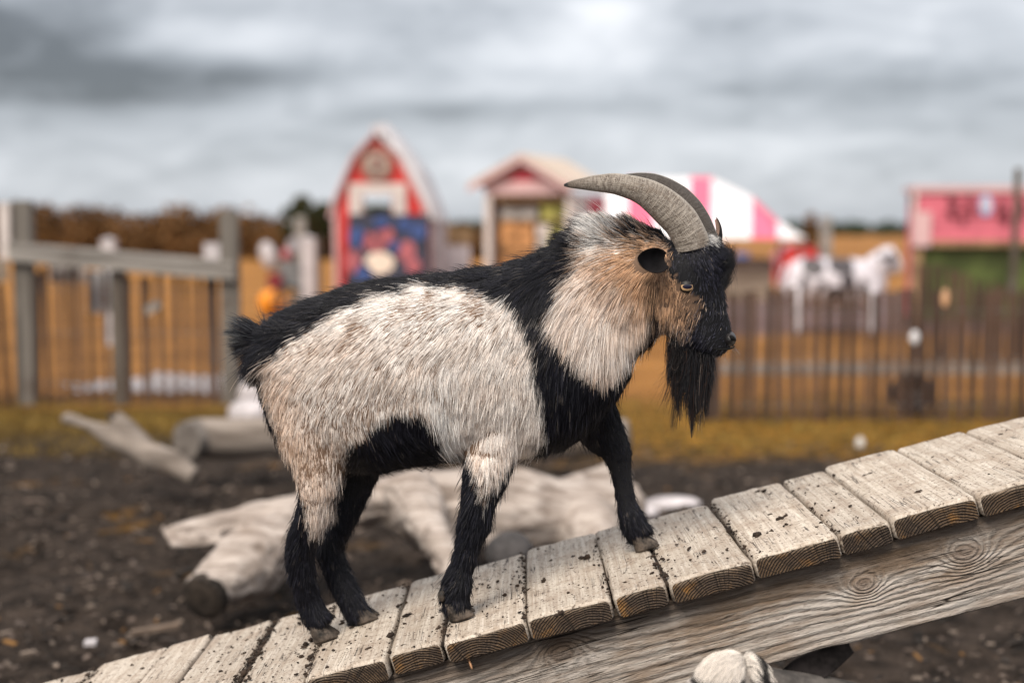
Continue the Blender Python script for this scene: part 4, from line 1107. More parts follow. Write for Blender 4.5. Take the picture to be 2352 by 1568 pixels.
for px_, py_, s_ in [(1743, 1232, .010), (1800, 1192, .009), (1770, 1222, .006), (1992, 1093, .008), (2112, 1133, .007), (1750, 1268, .004), (1345, 1283, .008), (1250, 1335, .006), (1264, 1290, .005), (935, 1415, .009),
                     (1283, 1412, .006), (705, 1480, .008), (925, 1388, .006), (1742, 1131, .007), (1808, 1207, .005), (1880, 1210, .004)]:
    d_ = ray(px_, py_); t_ = (Z0 - CAM[2]) / (d_[2] - SL * d_[0]); p_ = CAM + d_ * t_
    for k in range(3): crumb(p_[0] + g_.normal() * s_ * .7, p_[1] + g_.normal() * s_ * .7, s_ * g_.uniform(.5, 1), .7)
for px_, r_ in ((-.470, .0085), (-.1156, .0045), (.2540, .0045), (-.832, .0045)):      # soil packed into the wide joints
    yy_ = np.linspace(YFR + .006, YBK - .004, 40); q_ = np.stack([np.full(40, px_), yy_, np.full(40, ramp_z(px_))], 1) - WN * .010
    mb.tube(q_, r_ * (1 + .25 * vnoise(q_ * 60, 1.0)), 8, side=UX)
tag(mb.build('soil_crumbs', M['crumb'], None, True), 'dark soil crumbs and droppings scattered over the planks', 'soil crumbs', kind='stuff')

# ------------------------------------------------------------------ the big goat
def ymid(px): return 2.56 - .095 * (np.asarray(px, float) - 600) / 1000.0


def slices(mb, st, seg=24, exp=2.3):
    """upright slices: (px, top py, bottom py, half width px)"""
    vs = []; n = len(st)
    for (px, t_, b_, hw) in st:
        Y = float(ymid(px)); a, c_ = pt(px, t_, Y), pt(px, b_, Y); ctr = (a + c_) / 2; hz_ = (a - c_)[2] / 2; hw = hw / FPX * Y
        for k in range(seg):
            q = 2 * math.pi * k / seg; cs, sn = math.cos(q), math.sin(q)
            sq = lambda z: math.copysign(abs(z) ** (2 / exp), z)
            vs.append((ctr[0], Y + hw * sq(cs), ctr[2] + hz_ * sq(sn)))
    fs = [(i * seg + k, i * seg + (k + 1) % seg, (i + 1) * seg + (k + 1) % seg, (i + 1) * seg + k) for i in range(n - 1) for k in range(seg)]
    fs += [tuple(range(seg - 1, -1, -1)), tuple((n - 1) * seg + k for k in range(seg))]
    mb.add(vs, fs)


def hslices(mb, st, yc, seg=24):
    """level slices of the head: (py, left px, right px, half width px, squareness)"""
    vs = []; n = len(st)
    for (py, l_, r_, hw) in st:
        a, c_ = pt(l_, py, yc), pt(r_, py, yc); ctr = (a + c_) / 2; hx = (c_ - a)[0] / 2; hw = hw / FPX * yc
        for k in range(seg):
            q = 2 * math.pi * k / seg; cs, sn = math.cos(q), math.sin(q)
            wv = hw * (1 - .25 * max(0, cs))                      # narrower to the front of the face
            vs.append((ctr[0] + hx * cs, yc + wv * sn, ctr[2]))
    fs = [(i * seg + k, i * seg + (k + 1) % seg, (i + 1) * seg + (k + 1) % seg, (i + 1) * seg + k) for i in range(n - 1) for k in range(seg)]
    fs += [tuple(range(seg - 1, -1, -1)), tuple((n - 1) * seg + k for k in range(seg))]
    mb.add(vs, fs)


YH = 2.455
mb = MB()
slices(mb, [(602, 800, 905, 55), (625, 752, 985, 95), (660, 722, 1045, 125), (720, 694, 1075, 145), (800, 664, 1080, 163), (880, 648, 1078, 178), (960, 640, 1062, 186),
            (1050, 630, 1046, 182), (1140, 616, 1044, 168), (1230, 592, 1040, 148), (1310, 568, 1016, 126), (1370, 552, 968, 104), (1420, 560, 905, 80), (1452, 600, 850, 46)])
# neck
def cone(pts, seg=18, flat=1.0):
    P_ = np.array([pt(a, b_, Y) for a, b_, Y, r_ in pts]); r_ = np.array([q[3] / FPX * q[2] for q in pts]); mb.tube(P_, r_, seg, flat=r_ * flat)
cone([(1260, 700, 2.50, 120), (1340, 680, 2.49, 118), (1420, 650, 2.475, 104), (1490, 625, 2.46, 84), (1560, 620, YH, 66)], 20, .85)
cone([(1300, 800, 2.49, 110), (1380, 770, 2.48, 96), (1450, 720, 2.465, 80), (1520, 680, YH, 60)], 20, .75)
cone([(1270, 750, 2.494, 112), (1350, 725, 2.486, 108), (1430, 690, 2.470, 92), (1500, 655, 2.460, 70)], 20, .85)
cone([(1270, 655, 2.495, 70), (1340, 610, 2.485, 66), (1400, 578, 2.475, 56), (1460, 566, 2.465, 46), (1520, 572, YH, 36)], 16, .7)
# head
hslices(mb, [(541, 1575, 1632, 26), (556, 1544, 1657, 48), (580, 1522, 1666, 60), (610, 1510, 1668, 66), (640, 1506, 1665, 66), (665, 1506, 1664, 61), (700, 1510, 1669, 52), (730, 1516, 1675, 46),
             (758, 1528, 1683, 42), (778, 1546, 1686, 40), (795, 1572, 1682, 36), (810, 1606, 1670, 29), (819, 1622, 1655, 18)], YH)
cone([(1588, 640, YH - .030, 26), (1610, 650, YH - .028, 20)], 10)       # brow bones
cone([(1588, 640, YH + .030, 26), (1610, 650, YH + .028, 20)], 10)
# legs: (px, py, Y, radius px)
YNH, YFH, YNF, YFF = 2.520, 2.575, 2.415, 2.550
legs = {
 'nh': [(752, 820, 2.555, 70), (742, 880, 2.518, 90), (731, 940, 2.510, 93), (724, 1000, 2.507, 91), (735, 1060, 2.492, 70), (733, 1115, 2.48, 50), (722, 1170, 2.49, 38), (703, 1222, 2.50, 31), (692, 1262, 2.505, 28), (694, 1320, 2.512, 26), (706, 1372, 2.52, 25), (720, 1398, YNH, 27), (742, 1424, YNH, 27)],
 'fh': [(790, 930, 2.63, 92), (805, 1020, 2.635, 86), (812, 1090, 2.625, 58), (797, 1150, 2.61, 42), (770, 1215, 2.60, 33), (757, 1258, 2.595, 29), (774, 1312, 2.59, 26), (798, 1362, 2.58, 26), (814, 1388, YFH, 27), (832, 1410, YFH, 27)],
 'nf': [(1172, 770, 2.50, 60), (1167, 830, 2.466, 84), (1158, 900, 2.458, 88), (1142, 975, 2.458, 80), (1125, 1045, 2.443, 62), (1111, 1105, 2.421, 47), (1098, 1155, 2.416, 36), (1090, 1200, 2.415, 33), (1076, 1250, 2.415, 26), (1060, 1305, 2.415, 24), (1048, 1352, YNF, 27), (1050, 1388, YNF, 29)],
 'ff': [(1310, 860, 2.555, 80), (1350, 940, 2.56, 66), (1393, 1000, 2.56, 46), (1420, 1046, 2.555, 34), (1427, 1090, 2.553, 25), (1437, 1145, 2.55, 23), (1452, 1188, YFF, 27), (1472, 1222, YFF, 28)],
}
for k in legs:
    cone([(a, b_ + (8 if i >= len(legs[k]) - 2 else 0), c_, r_ + (4 if b_ > 1150 else 0)) for i, (a, b_, c_, r_) in enumerate(legs[k])], 14)
# tail stub
cone([(635, 800, 2.56, 42), (606, 788, 2.56, 30), (584, 776, 2.56, 22), (566, 768, 2.56, 14), (556, 764, 2.56, 8)], 10)
body_me = fuse(mb, .0055, 15)
gb = gp(800, 1500, .4); goat = empty('goat', (0.0, 2.5, .52), 'shaggy cream and black billy goat with curved horns walking up the plank ramp', 'goat')
GI = Matrix.Translation(goat.location).inverted()


def gpart(o_): o_.parent = goat; o_.matrix_parent_inverse = GI; return o_


# coat map, in side view
POLY = {}
def poly(s): return np.array([float(q) for q in s.replace(',', ' ').split()]).reshape(-1, 2)
FLANK = poly('600,850 640,806 690,772 760,732 830,698 900,675 960,660 1050,664 1120,680 1165,705 1188,742 1212,775 1222,820 1228,890 1240,960 1248,1015 1215,1050 1182,1062 1160,1094 1137,1130 1116,1176 1102,1132 1089,1086 1074,1056 1050,1045 1015,1050 1003,1010 985,975 955,955 900,955 850,985 812,1025 790,1065 775,1110 768,1160 755,1200 735,1228 712,1228 700,1190 690,1135 668,1080 645,1030 625,970 608,900')
RUFF = poly('1330,570 1332,520 1350,470 1400,445 1450,455 1470,500 1486,545 1510,560 1535,575 1528,610 1540,632 1560,640 1575,668 1604,682 1610,715 1608,745 1588,772 1550,786 1520,790 1512,755 1500,725 1497,760 1482,790 1462,815 1440,842 1412,872 1384,888 1350,872 1315,840 1285,812 1262,780 1250,745 1265,705 1290,660 1315,615')
CHIN = poly('1500,640 1530,640 1545,660 1560,700 1540,720 1515,720')


def inside(P_, px, py):
    r_ = np.zeros(len(px), bool); n = len(P_)
    for i in range(n):
        x0, y0 = P_[i]; x1, y1 = P_[(i + 1) % n]
        c_ = ((y0 > py) != (y1 > py)); xx = (x1 - x0) * (py - y0) / (y1 - y0 + 1e-12) + x0; r_ ^= c_ & (px < xx)
    return r_


def side_px(P_):
    px0, _ = proj(P_); ym = ymid(px0); q = P_.copy(); q[:, 1] = ym - np.abs(P_[:, 1] - ym); return proj(q)


# hair guides: px, py, direction on the picture, length cm, lift
GUIDE = np.array([
 (595, 752, -.5, -.85, 4.4, 1.2), (585, 772, -.85, -.5, 5.2, 1.0), (600, 810, -.85, .5, 5.4, 1.0), (580, 792, -.9, .45, 5.2, 1.0), (562, 765, -1, -.25, 4.2, .8), (640, 740, -.75, -.6, 3.2, .9), (700, 690, -.8, -.5, 3.0, .8), (800, 655, -.85, -.42, 2.8, .7), (900, 630, -.9, -.35, 2.6, .65),
 (1000, 620, -.92, -.3, 2.6, .65), (1100, 600, -.93, -.25, 2.8, .65), (1200, 580, -.9, -.3, 3.0, .6), (1280, 560, -.9, -.3, 3.2, .6), (1330, 550, -.85, -.45, 4.6, 1.1), (1370, 545, -.75, -.6, 5.2, 1.5), (1410, 540, -.6, -.75, 5.2, 1.6), (1450, 540, -.6, -.75, 4.2, 1.5), (1490, 540, -.7, -.6, 3.2, 1.2), (1520, 545, -.8, -.4, 2.0, .7),
 (650, 800, -.85, .5, 2.2, .25), (720, 770, -.92, .38, 2.2, .2), (820, 720, -.96, .25, 2.4, .2), (920, 690, -.98, .15, 2.4, .2), (1020, 680, -.98, .2, 2.4, .2), (1120, 690, -.9, .35, 2.4, .22),
 (620, 870, -.6, .8, 2.2, .35), (700, 850, -.75, .65, 2.2, .2), (800, 810, -.75, .66, 2.4, .2), (900, 780, -.72, .7, 2.5, .2), (1000, 770, -.66, .75, 2.6, .2), (1100, 770, -.5, .86, 2.8, .22), (1180, 790, -.38, .92, 2.8, .25),
 (640, 950, -.25, .97, 2.0, .3), (720, 930, -.4, .92, 2.0, .2), (800, 900, -.5, .86, 2.2, .2), (900, 880, -.42, .9, 2.4, .2), (970, 870, -.25, .97, 2.8, .22), (1030, 900, -.12, 1, 3.0, .25), (1100, 900, -.2, .98, 2.8, .22), (1180, 900, -.12, 1, 2.8, .25),
 (660, 1030, .05, 1, 2.0, .25), (740, 1010, .1, 1, 2.0, .2), (820, 980, .2, .98, 2.0, .2), (900, 940, .1, 1, 2.2, .2), (980, 950, .15, 1, 3.2, .25), (1030, 1000, .35, .94, 3.2, .3), (1100, 1000, -.12, 1, 2.8, .25), (1180, 1010, -.15, 1, 3.0, .3), (1230, 1030, .1, 1, 3.0, .3),
 (690, 1100, .1, 1, 1.6, .2), (740, 1100, .02, 1, 1.8, .2), (800, 1060, -.2, 1, 2.0, .25), (880, 1020, .5, .85, 2.6, .3), (950, 1030, .75, .6, 2.8, .35), (720, 1180, .02, 1, 1.6, .2), (800, 1150, -.15, 1, 1.6, .2), (880, 1080, .6, .7, 2.0, .4),
 (670, 1230, -.45, .9, 1.8, .4), (720, 1220, .05, 1, 1.5, .2), (690, 1300, -.1, 1, 1.5, .35), (705, 1370, .1, 1, 1.5, .3), (740, 1420, .3, .9, 1.3, .3), (770, 1260, .1, 1, 1.4, .3), (800, 1350, .3, .95, 1.4, .3), (830, 1400, .3, .95, 1.3, .3),
 (1120, 1080, -.2, .98, 3.0, .25), (1110, 1130, -.25, .97, 2.8, .25), (1060, 1130, -.5, .85, 1.8, .45), (1085, 1200, -.35, .93, 1.5, .35), (1070, 1270, -.3, .95, 1.4, .3), (1030, 1330, -.6, .8, 1.8, .45), (1050, 1380, -.1, 1, 1.5, .3),
 (1400, 1000, .3, .95, 1.7, .25), (1425, 1080, .1, 1, 1.3, .25), (1440, 1150, .2, .98, 1.2, .25), (1465, 1210, .4, .9, 1.2, .3),
 (1180, 620, -.75, .5, 3.2, .35), (1250, 600, -.7, .7, 4.2, .35), (1190, 690, -.45, .9, 3.6, .3), (1250, 680, -.5, .87, 4.4, .3), (1230, 780, -.3, .95, 3.8, .3), (1250, 880, -.08, 1, 3.6, .3), (1300, 940, -.05, 1, 3.8, .3), (1280, 1020, .05, 1, 3.4, .35),
 (1360, 940, -.15, .99, 3.4, .3), (1420, 890, -.25, .97, 3.0, .3), (1460, 830, -.3, .95, 2.6, .3), (1340, 1000, .1, 1, 3.0, .3), (1490, 790, -.2, .97, 2.2, .3),
 (1500, 555, -.98, .1, 1.8, .25), (1440, 565, -.98, .2, 2.6, .28), (1380, 570, -.9, .4, 3.6, .35), (1350, 620, -.75, .66, 4.2, .3), (1420, 620, -.8, .6, 3.0, .25), (1490, 610, -.7, .7, 2.4, .22), (1310, 690, -.6, .8, 4.4, .28),
 (1380, 690, -.55, .84, 4.0, .22), (1450, 680, -.4, .92, 3.8, .22), (1495, 680, -.1, 1, 3.4, .25), (1330, 760, -.35, .94, 4.4, .25), (1400, 760, -.2, .98, 4.6, .22), (1460, 750, .0, 1, 4.6, .25), (1350, 830, -.15, 1, 4.2, .25), (1420, 820, .12, 1, 4.2, .25), (1480, 770, .05, 1, 3.6, .25),
 (1525, 590, .1, 1, .9, .2), (1530, 640, .05, 1, 1.4, .2), (1525, 700, -.15, .98, 2.2, .25), (1525, 750, -.1, 1, 2.2, .3), (1550, 680, -.2, .97, 1.6, .18), (1570, 720, -.35, .93, 1.6, .2), (1560, 770, -.1, 1, 2.4, .3), (1600, 760, -.3, .95, 1.3, .2),
 (1590, 680, -.5, .8, .7, .15), (1590, 640, -.3, .6, .7, .15), (1640, 660, .15, .9, 1.0, .2), (1650, 700, -.2, .8, .9, .2), (1655, 740, -.5, .6, .7, .15), (1660, 780, -.6, .4, .45, .12), (1640, 805, -.5, .7, .6, .2), (1610, 790, -.5, .8, .9, .2),
 (1560, 600, .1, 1, .9, .2), (1572, 632, .1, 1, .6, .15), (1610, 575, .25, .9, 1.6, .3), (1645, 565, .5, .6, 1.6, .4), (1664, 590, .6, -.3, 1.5, .6), (1664, 620, .3, .6, 1.4, .4), (1620, 615, .2, .95, 1.4, .3), (1625, 550, .3, .5, 1.4, .5), (1545, 560, -.3, .7, 1.5, .4),
], float)


def field(px, py):
    """inverse distance blend of the guides"""
    n = len(px); d_ = np.zeros((n, 2)); L_ = np.zeros(n); lf = np.zeros(n)
    for a in range(0, n, 20000):
        s_ = slice(a, a + 20000)
        q = (px[s_, None] - GUIDE[:, 0]) ** 2 + (py[s_, None] - GUIDE[:, 1]) ** 2
        wt = 1 / (q + 120) ** 2.2; wt /= wt.sum(1)[:, None]
        v_ = GUIDE[:, 2:4] / np.linalg.norm(GUIDE[:, 2:4], axis=1)[:, None]
        d_[s_] = wt @ v_; L_[s_] = wt @ GUIDE[:, 4]; lf[s_] = wt @ GUIDE[:, 5]
    return d_ / (np.linalg.norm(d_, axis=1)[:, None] + 1e-9), L_ / 100, lf


def coat_code(px, py):
    """0 black, 1 flank cream, 2 ruff; with a soft uneven border"""
    j = np.stack([px / 40, py / 40, np.zeros(len(px))], 1)
    a = px + 8 * vnoise(j, 1.0) + rng.normal(size=len(px)) * 6.5; c_ = py + 8 * vnoise(j + 31, 1.0) + rng.normal(size=len(px)) * 6.5
    return np.where(inside(FLANK, a, c_), 1, np.where(inside(RUFF, a, c_), 2, 0))


# skin colours follow the coat
nv = len(body_me.vertices); co = np.empty(nv * 3); body_me.vertices.foreach_get('co', co); co = co.reshape(-1, 3)
vpx, vpy = side_px(co); vc = coat_code(vpx, vpy)
skin = np.where((vc > 0)[:, None], np.array([[.15, .095, .065]]), np.array([[.010, .010, .012]]))
at = body_me.color_attributes.new('coat', 'FLOAT_COLOR', 'POINT'); at.data.foreach_set('color', np.concatenate([skin, np.ones((nv, 1))], 1).ravel())
m, t, b = new_mat('goat skin'); a_ = t.node('ShaderNodeAttribute', attribute_name='coat'); t.put(b.inputs['Base Color'], a_.outputs['Color']); b.inputs['Roughness'].default_value = .75; b.inputs['Specular IOR Level'].default_value = .2
body_me.materials.append(m); body = gpart(link('body', body_me))


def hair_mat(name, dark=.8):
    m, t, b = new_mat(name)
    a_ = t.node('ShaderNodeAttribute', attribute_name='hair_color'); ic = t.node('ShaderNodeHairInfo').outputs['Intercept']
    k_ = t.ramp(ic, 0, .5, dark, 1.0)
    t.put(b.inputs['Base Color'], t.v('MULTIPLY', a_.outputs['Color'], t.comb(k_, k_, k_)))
    b.inputs['Roughness'].default_value = .40; b.inputs['Specular IOR Level'].default_value = .24
    return m


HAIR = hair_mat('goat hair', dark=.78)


def curves_object(name, P_, rad, colr, mat):
    """P_ (n,k,3) points, rad (k,) or (n,k), colr (n,3)"""
    n, k, _ = P_.shape; c_ = bpy.data.hair_curves.new(name); c_.add_curves([k] * n)
    c_.attributes['position'].data.foreach_set('vector', P_.astype(np.float32).ravel())
    ra = c_.attributes.get('radius') or c_.attributes.new('radius', 'FLOAT', 'POINT')
    ra.data.foreach_set('value', np.broadcast_to(rad, (n, k)).astype(np.float32).ravel())
    ca_ = c_.attributes.new('hair_color', 'FLOAT_COLOR', 'CURVE')
    ca_.data.foreach_set('color', np.concatenate([colr, np.ones((n, 1))], 1).astype(np.float32).ravel())
    c_.materials.append(mat); o_ = bpy.data.objects.new(name, c_); COL.objects.link(o_); return o_


def clump(P_, root, frac, amount, reach):
    n, k, _ = P_.shape; m_ = max(1, int(n * frac)); ids = rng.choice(n, m_, replace=False); kd = kdtree.KDTree(m_)
    for i, q in enumerate(ids): kd.insert(root[q], i)
    kd.balance(); near = np.empty(n, int); dist = np.empty(n)
    for i in range(n):
        _, a, d_ = kd.find(root[i]); near[i] = ids[a]; dist[i] = d_
    w_ = amount * np.clip(1 - dist / reach, 0, 1)
    t_ = (np.arange(k) / (k - 1)) ** 1.3
    return P_ + (P_[near] - P_) * (w_[:, None] * t_)[:, :, None], near


def grow(me_, count, K=6):
    me_.calc_loop_triangles(); nt_ = len(me_.loop_triangles); ti = np.empty(nt_ * 3, int); me_.loop_triangles.foreach_get('vertices', ti); ti = ti.reshape(-1, 3)
    vn = np.empty(len(me_.vertices) * 3); me_.vertices.foreach_get('normal', vn); vn = vn.reshape(-1, 3); v_ = np.empty(len(me_.vertices) * 3); me_.vertices.foreach_get('co', v_); v_ = v_.reshape(-1, 3)
    A_, B_, C_ = v_[ti[:, 0]], v_[ti[:, 1]], v_[ti[:, 2]]; ar = np.linalg.norm(np.cross(B_ - A_, C_ - A_), axis=1)
    ctr = (A_ + B_ + C_) / 3; cpx, cpy = proj(ctr); ar = ar * np.where((ctr[:, 1] > ymid(cpx) + .05) & (cpy < 960), .42, 1.0)
    ar = ar * np.where((cpx > 1500) & (cpy < 830), 3.0, 1.0); ar = ar * np.where((cpx > 1610) & (cpy > 640) & (cpy < 830), 2.2, 1.0); ar = ar * np.where(cpy > 1080, 1.6, 1.0)
    ii = rng.choice(nt_, count, p=ar / ar.sum()); u, w_ = rng.random((2, count)); f_ = u + w_ > 1; u[f_] = 1 - u[f_]; w_[f_] = 1 - w_[f_]
    g0 = (1 - u - w_)[:, None]; root = A_[ii] * g0 + B_[ii] * u[:, None] + C_[ii] * w_[:, None]
    nn = vn[ti[ii, 0]] * g0 + vn[ti[ii, 1]] * u[:, None] + vn[ti[ii, 2]] * w_[:, None]; nn /= np.linalg.norm(nn, axis=1)[:, None]
    return root, nn


root, nrm = grow(body_me, 330000)
px, py = side_px(root)
# leave eyes, nose pad, lips and horn bases bare
ok = ~(((px - 1577) / 17) ** 2 + ((py - 655) / 10) ** 2 < 1)
ok &= ~(((px - 1680) / 17) ** 2 + ((py - 776) / 15) ** 2 < 1)
ok &= ~((((px - 1494) / 30) ** 2 + ((py - 598) / 22) ** 2 < 1) & (root[:, 1] < ymid(px)))
root, nrm, px, py = root[ok], nrm[ok], px[ok], py[ok]; n = len(root)
D2, LEN, LIFT = field(px, py); LEN = LEN * np.where(py > 1150, 1.35, 1.0); LIFT = LIFT + .10 * (py > 1180)
d3 = np.stack([D2[:, 0], np.zeros(n), -D2[:, 1]], 1)
ad = rng.normal(size=n) * .08 + .15 * vnoise(root * 22 + 3, 1.0) + .10 * vnoise(root * 75 + 8, 1.0)     # ruffles and tufts
d3 = np.stack([d3[:, 0] * np.cos(ad) - d3[:, 2] * np.sin(ad), d3[:, 1], d3[:, 0] * np.sin(ad) + d3[:, 2] * np.cos(ad)], 1)
tang = d3 - nrm * (d3 * nrm).sum(1)[:, None]; tl_ = np.linalg.norm(tang, axis=1)[:, None]
fallback = np.array([-.25, 0, -1.0]) - nrm * (nrm @ np.array([-.25, 0, -1.0]))[:, None]
tang = np.where(tl_ > .25, tang / (tl_ + 1e-9), fallback / (np.linalg.norm(fallback, axis=1)[:, None] + 1e-9))
LEN = LEN * (.65 + .5 * rng.random(n)) * (1 + .25 * vnoise(root * 45, 1.0))
lift = np.where(LIFT < .45, LIFT * .50, LIFT) * (.75 + .5 * rng.random(n)) + .05 * vnoise(root * 60 + 20, 1.0)
a0 = tang + nrm * (lift + .12)[:, None]; a0 /= np.linalg.norm(a0, axis=1)[:, None]
b0 = tang + nrm * (lift * .35)[:, None] + np.array([0, 0, -.22]) + rng.normal(size=(n, 3)) * .10; b0 /= np.linalg.norm(b0, axis=1)[:, None]
K = 6; tt = np.linspace(0, 1, K)
P_ = root[:, None] - nrm[:, None] * .0015 + LEN[:, None, None] * (a0[:, None] * tt[None, :, None] + (b0 - a0)[:, None] * (tt ** 2 / 2)[None, :, None])
guard = rng.random(n) < .025
P_, near = clump(P_, root, 1 / 16, .55, .009)
P_[guard] = root[guard, None] + 1.22 * LEN[guard, None, None] * ((a0[guard] + .22 * nrm[guard])[:, None] * tt[None, :, None] + (b0[guard] - a0[guard])[:, None] * (tt ** 2 / 2)[None, :, None])
mpx, mpy = side_px(root + tang * (LEN * .55)[:, None] - np.array([0, 0, .05]) * LEN[:, None]); code = coat_code(mpx, mpy)
lock = rng.random(n)[near]; u = .72 * rng.random(n) + .28 * lock; u = np.argsort(np.argsort(u)) / n; tuft = vnoise(root * 55 + 40, 1.0)
black = np.array([.0052, .0052, .0078]) * (1 + .8 * rng.random(n))[:, None]
black[u > .985] = (.14, .12, .105); black[(u > .82) & (u < .985)] *= 3.2; hd_ = (px > 1520) & (py < 830); black = black * np.where(hd_ & (rng.random(n) < np.where(px > 1600, .45, .30)), np.where(px > 1600, 3.4, 3.2), 1.0)[:, None]  # paler head strands put a sheen into the black hair colour
cream = np.array([.96, .905, .86]) * (.72 + .20 * rng.random(n) + .13 * lock)[:, None]
tanc = np.array([.66, .41, .25]) * (.8 + .35 * rng.random(n))[:, None]
brownc = np.array([.24, .155, .105]) * (.8 + .4 * rng.random(n))[:, None]
# how tan each place is: warm rump, thigh, upper ruff and cheek; pale flank
tn = np.zeros(n); bn = np.zeros(n)
def spot(x_, y_, sx, sy): return np.exp(-.5 * (((px - x_) / sx) ** 2 + ((py - y_) / sy) ** 2))
tn += .55 * spot(640, 920, 40, 80) + .45 * spot(690, 1040, 60, 50) + .35 * spot(735, 1150, 50, 70) + 0.85 * spot(1460, 590, 90, 45) + .5 * spot(1570, 680, 40, 50) + .45 * spot(1500, 630, 60, 80) + .22 * spot(1400, 680, 80, 90) + .75 * spot(1560, 690, 60, 70) + .45 * spot(1380, 870, 60, 30) + .35 * spot(1290, 780, 30, 50) + .22 * spot(1110, 1060, 40, 60) + .2 * spot(780, 790, 60, 30)
bn += .22 * spot(700, 1045, 70, 35) + .25 * spot(900, 900, 120, 50) + .35 * spot(1560, 720, 40, 45) + .15 * spot(640, 900, 30, 60) + .3 * spot(820, 980, 60, 30) + .18 * spot(1400, 610, 60, 40) + .2 * spot(1120, 1100, 40, 50) + .1 * spot(1040, 800, 60, 60)
tn = np.clip(.85 * tn + .06 + .12 * tuft + .14 * rng.normal(size=n), 0, 1); bn = np.clip(.9 * bn + .07 + .05 * vnoise(root * 90, 1.0), 0, .8)
light = cream * (1 - tn[:, None]) + tanc * tn[:, None]; light = np.where((u < bn)[:, None], brownc, light)
white = np.array([.86, .84, .82]) * (.85 + .2 * rng.random(n))[:, None]
wz_ = np.clip(spot(1385, 540, 45, 26) + .8 * spot(1015, 960, 26, 70) + .5 * spot(960, 700, 120, 40), 0, 1); light = np.where((rng.random(n) < wz_)[:, None], white, light)
colr = np.where((code > 0)[:, None], light, black)
tip = spot(545, 760, 26, 20) * (code == 0); colr = np.where((rng.random(n) < tip * .6)[:, None], np.array([.12, .13, .14]), colr)
leg_ = np.clip((py - 1050) / 110, 0, 1) * ((px > 1040) & (px < 1220)) * (code == 1); colr = np.where((rng.random(n) < leg_ * .85)[:, None], black, colr)
crest = np.clip(spot(1470, 535, 45, 22), 0, 1) * (code == 2); colr = np.where((rng.random(n) < crest * .8)[:, None], black, colr)
cre = np.clip(spot(1505, 690, 7, 60) + spot(1500, 760, 9, 30), 0, 1) * (code == 2); colr = np.where((rng.random(n) < cre * .75)[:, None], .25 * brownc, colr)  # shade of the cheek crease put into the hair colour
chk = spot(1585, 745, 30, 40) * (code == 2); colr = np.where((rng.random(n) < chk * .55)[:, None], black, colr)
fs_ = spot(1632, 545, 14, 8); colr = np.where((rng.random(n) < fs_ * .8)[:, None], white * .8, colr)
near_col = colr[near]; colr = .72 * colr + .28 * near_col
thick = np.where(code > 0, 1.0, 1.0)[:, None] * np.array([.00027, .00031, .00029, .00025, .00018, .00006])[None]
# forehead tuft strands, longer wisps over the crest
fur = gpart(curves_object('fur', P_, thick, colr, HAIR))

# beard: long strands hanging from chin and jaw
nb_ = 3900
f_ = rng.random(nb_); lat = rng.normal(size=nb_) * .30
jx = 1548 + 92 * f_; jy = np.interp(jx, [1540, 1570, 1600, 1640], [782, 796, 812, 820]) - 10 * rng.random(nb_)
rt = np.array([pt(a, b_, YH) for a, b_ in zip(jx, jy)]); rt[:, 1] += lat * .026
TX = np.array([1534, 1549, 1560, 1576, 1589, 1601, 1613, 1624, 1636.]); TY = np.array([885, 945, 984, 950, 1003, 985, 1001, 950, 905.])
ci = np.clip((f_ ** 1.0 * 9 + rng.normal(size=nb_) * .55).astype(int), 0, 8); dr_ = 200 * rng.random(nb_) ** 1.6
ex = TX[ci] + rng.normal(size=nb_) * (2.5 + dr_ * .06); ey = TY[ci] - dr_
en = np.array([pt(a, b_, YH - .005) for a, b_ in zip(ex, ey)]); en[:, 1] += lat * .030
K2 = 12; tt = np.linspace(0, 1, K2); wav = rng.normal(size=(nb_, 3)) * .002
mid = rt * .5 + en * .5; mid[:, 0] = .35 * rt[:, 0] + .65 * en[:, 0]
B_ = ((1 - tt) ** 2)[None, :, None] * rt[:, None] + (2 * tt * (1 - tt))[None, :, None] * mid[:, None] + (tt ** 2)[None, :, None] * en[:, None] + wav[:, None] * np.sin(tt * 5)[None, :, None]
B_, _ = clump(B_, rt, 1 / 60, .85, .014)
bc = np.array([.010, .0095, .011]) * (1 + rng.random(nb_))[:, None]; q = rng.random(nb_); bc[q > .93] = (.07, .032, .018); bc[q > .985] = (.25, .20, .17)
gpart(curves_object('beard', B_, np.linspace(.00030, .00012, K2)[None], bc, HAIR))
# loose wisps behind the beard, forehead quiff and chin bristles
def wisps(name, specs, colr):
    W = []
    for (x0, y0, x1, y1, n_, s0, s1, bow) in specs:
        for k in range(n_):
            a = np.array([x0, y0]) + rng.normal(size=2) * s0; c_ = np.array([x1, y1]) + rng.normal(size=2) * s1; m_ = (a + c_) / 2 + np.array([bow * (c_[1] - a[1]), -bow * (c_[0] - a[0])]) + rng.normal(size=2) * s1 * .3
            dy = rng.normal() * .012; q = [(1 - s_) ** 2 * a + 2 * s_ * (1 - s_) * m_ + s_ * s_ * c_ for s_ in np.linspace(0, 1, 10)]
            W.append([pt(v_[0], v_[1], YH + dy) for v_ in q])
    W = np.array(W); gpart(curves_object(name, W, np.linspace(.00022, .00007, 10)[None], np.broadcast_to(colr, (len(W), 3)).copy(), HAIR))
wisps('beard_wisp', [(1545, 790, 1528, 930, 90, 6, 12, .12), (1550, 800, 1545, 985, 60, 6, 6, .05), (1560, 800, 1520, 880, 40, 6, 14, .15)], np.array([.02, .016, .015]))
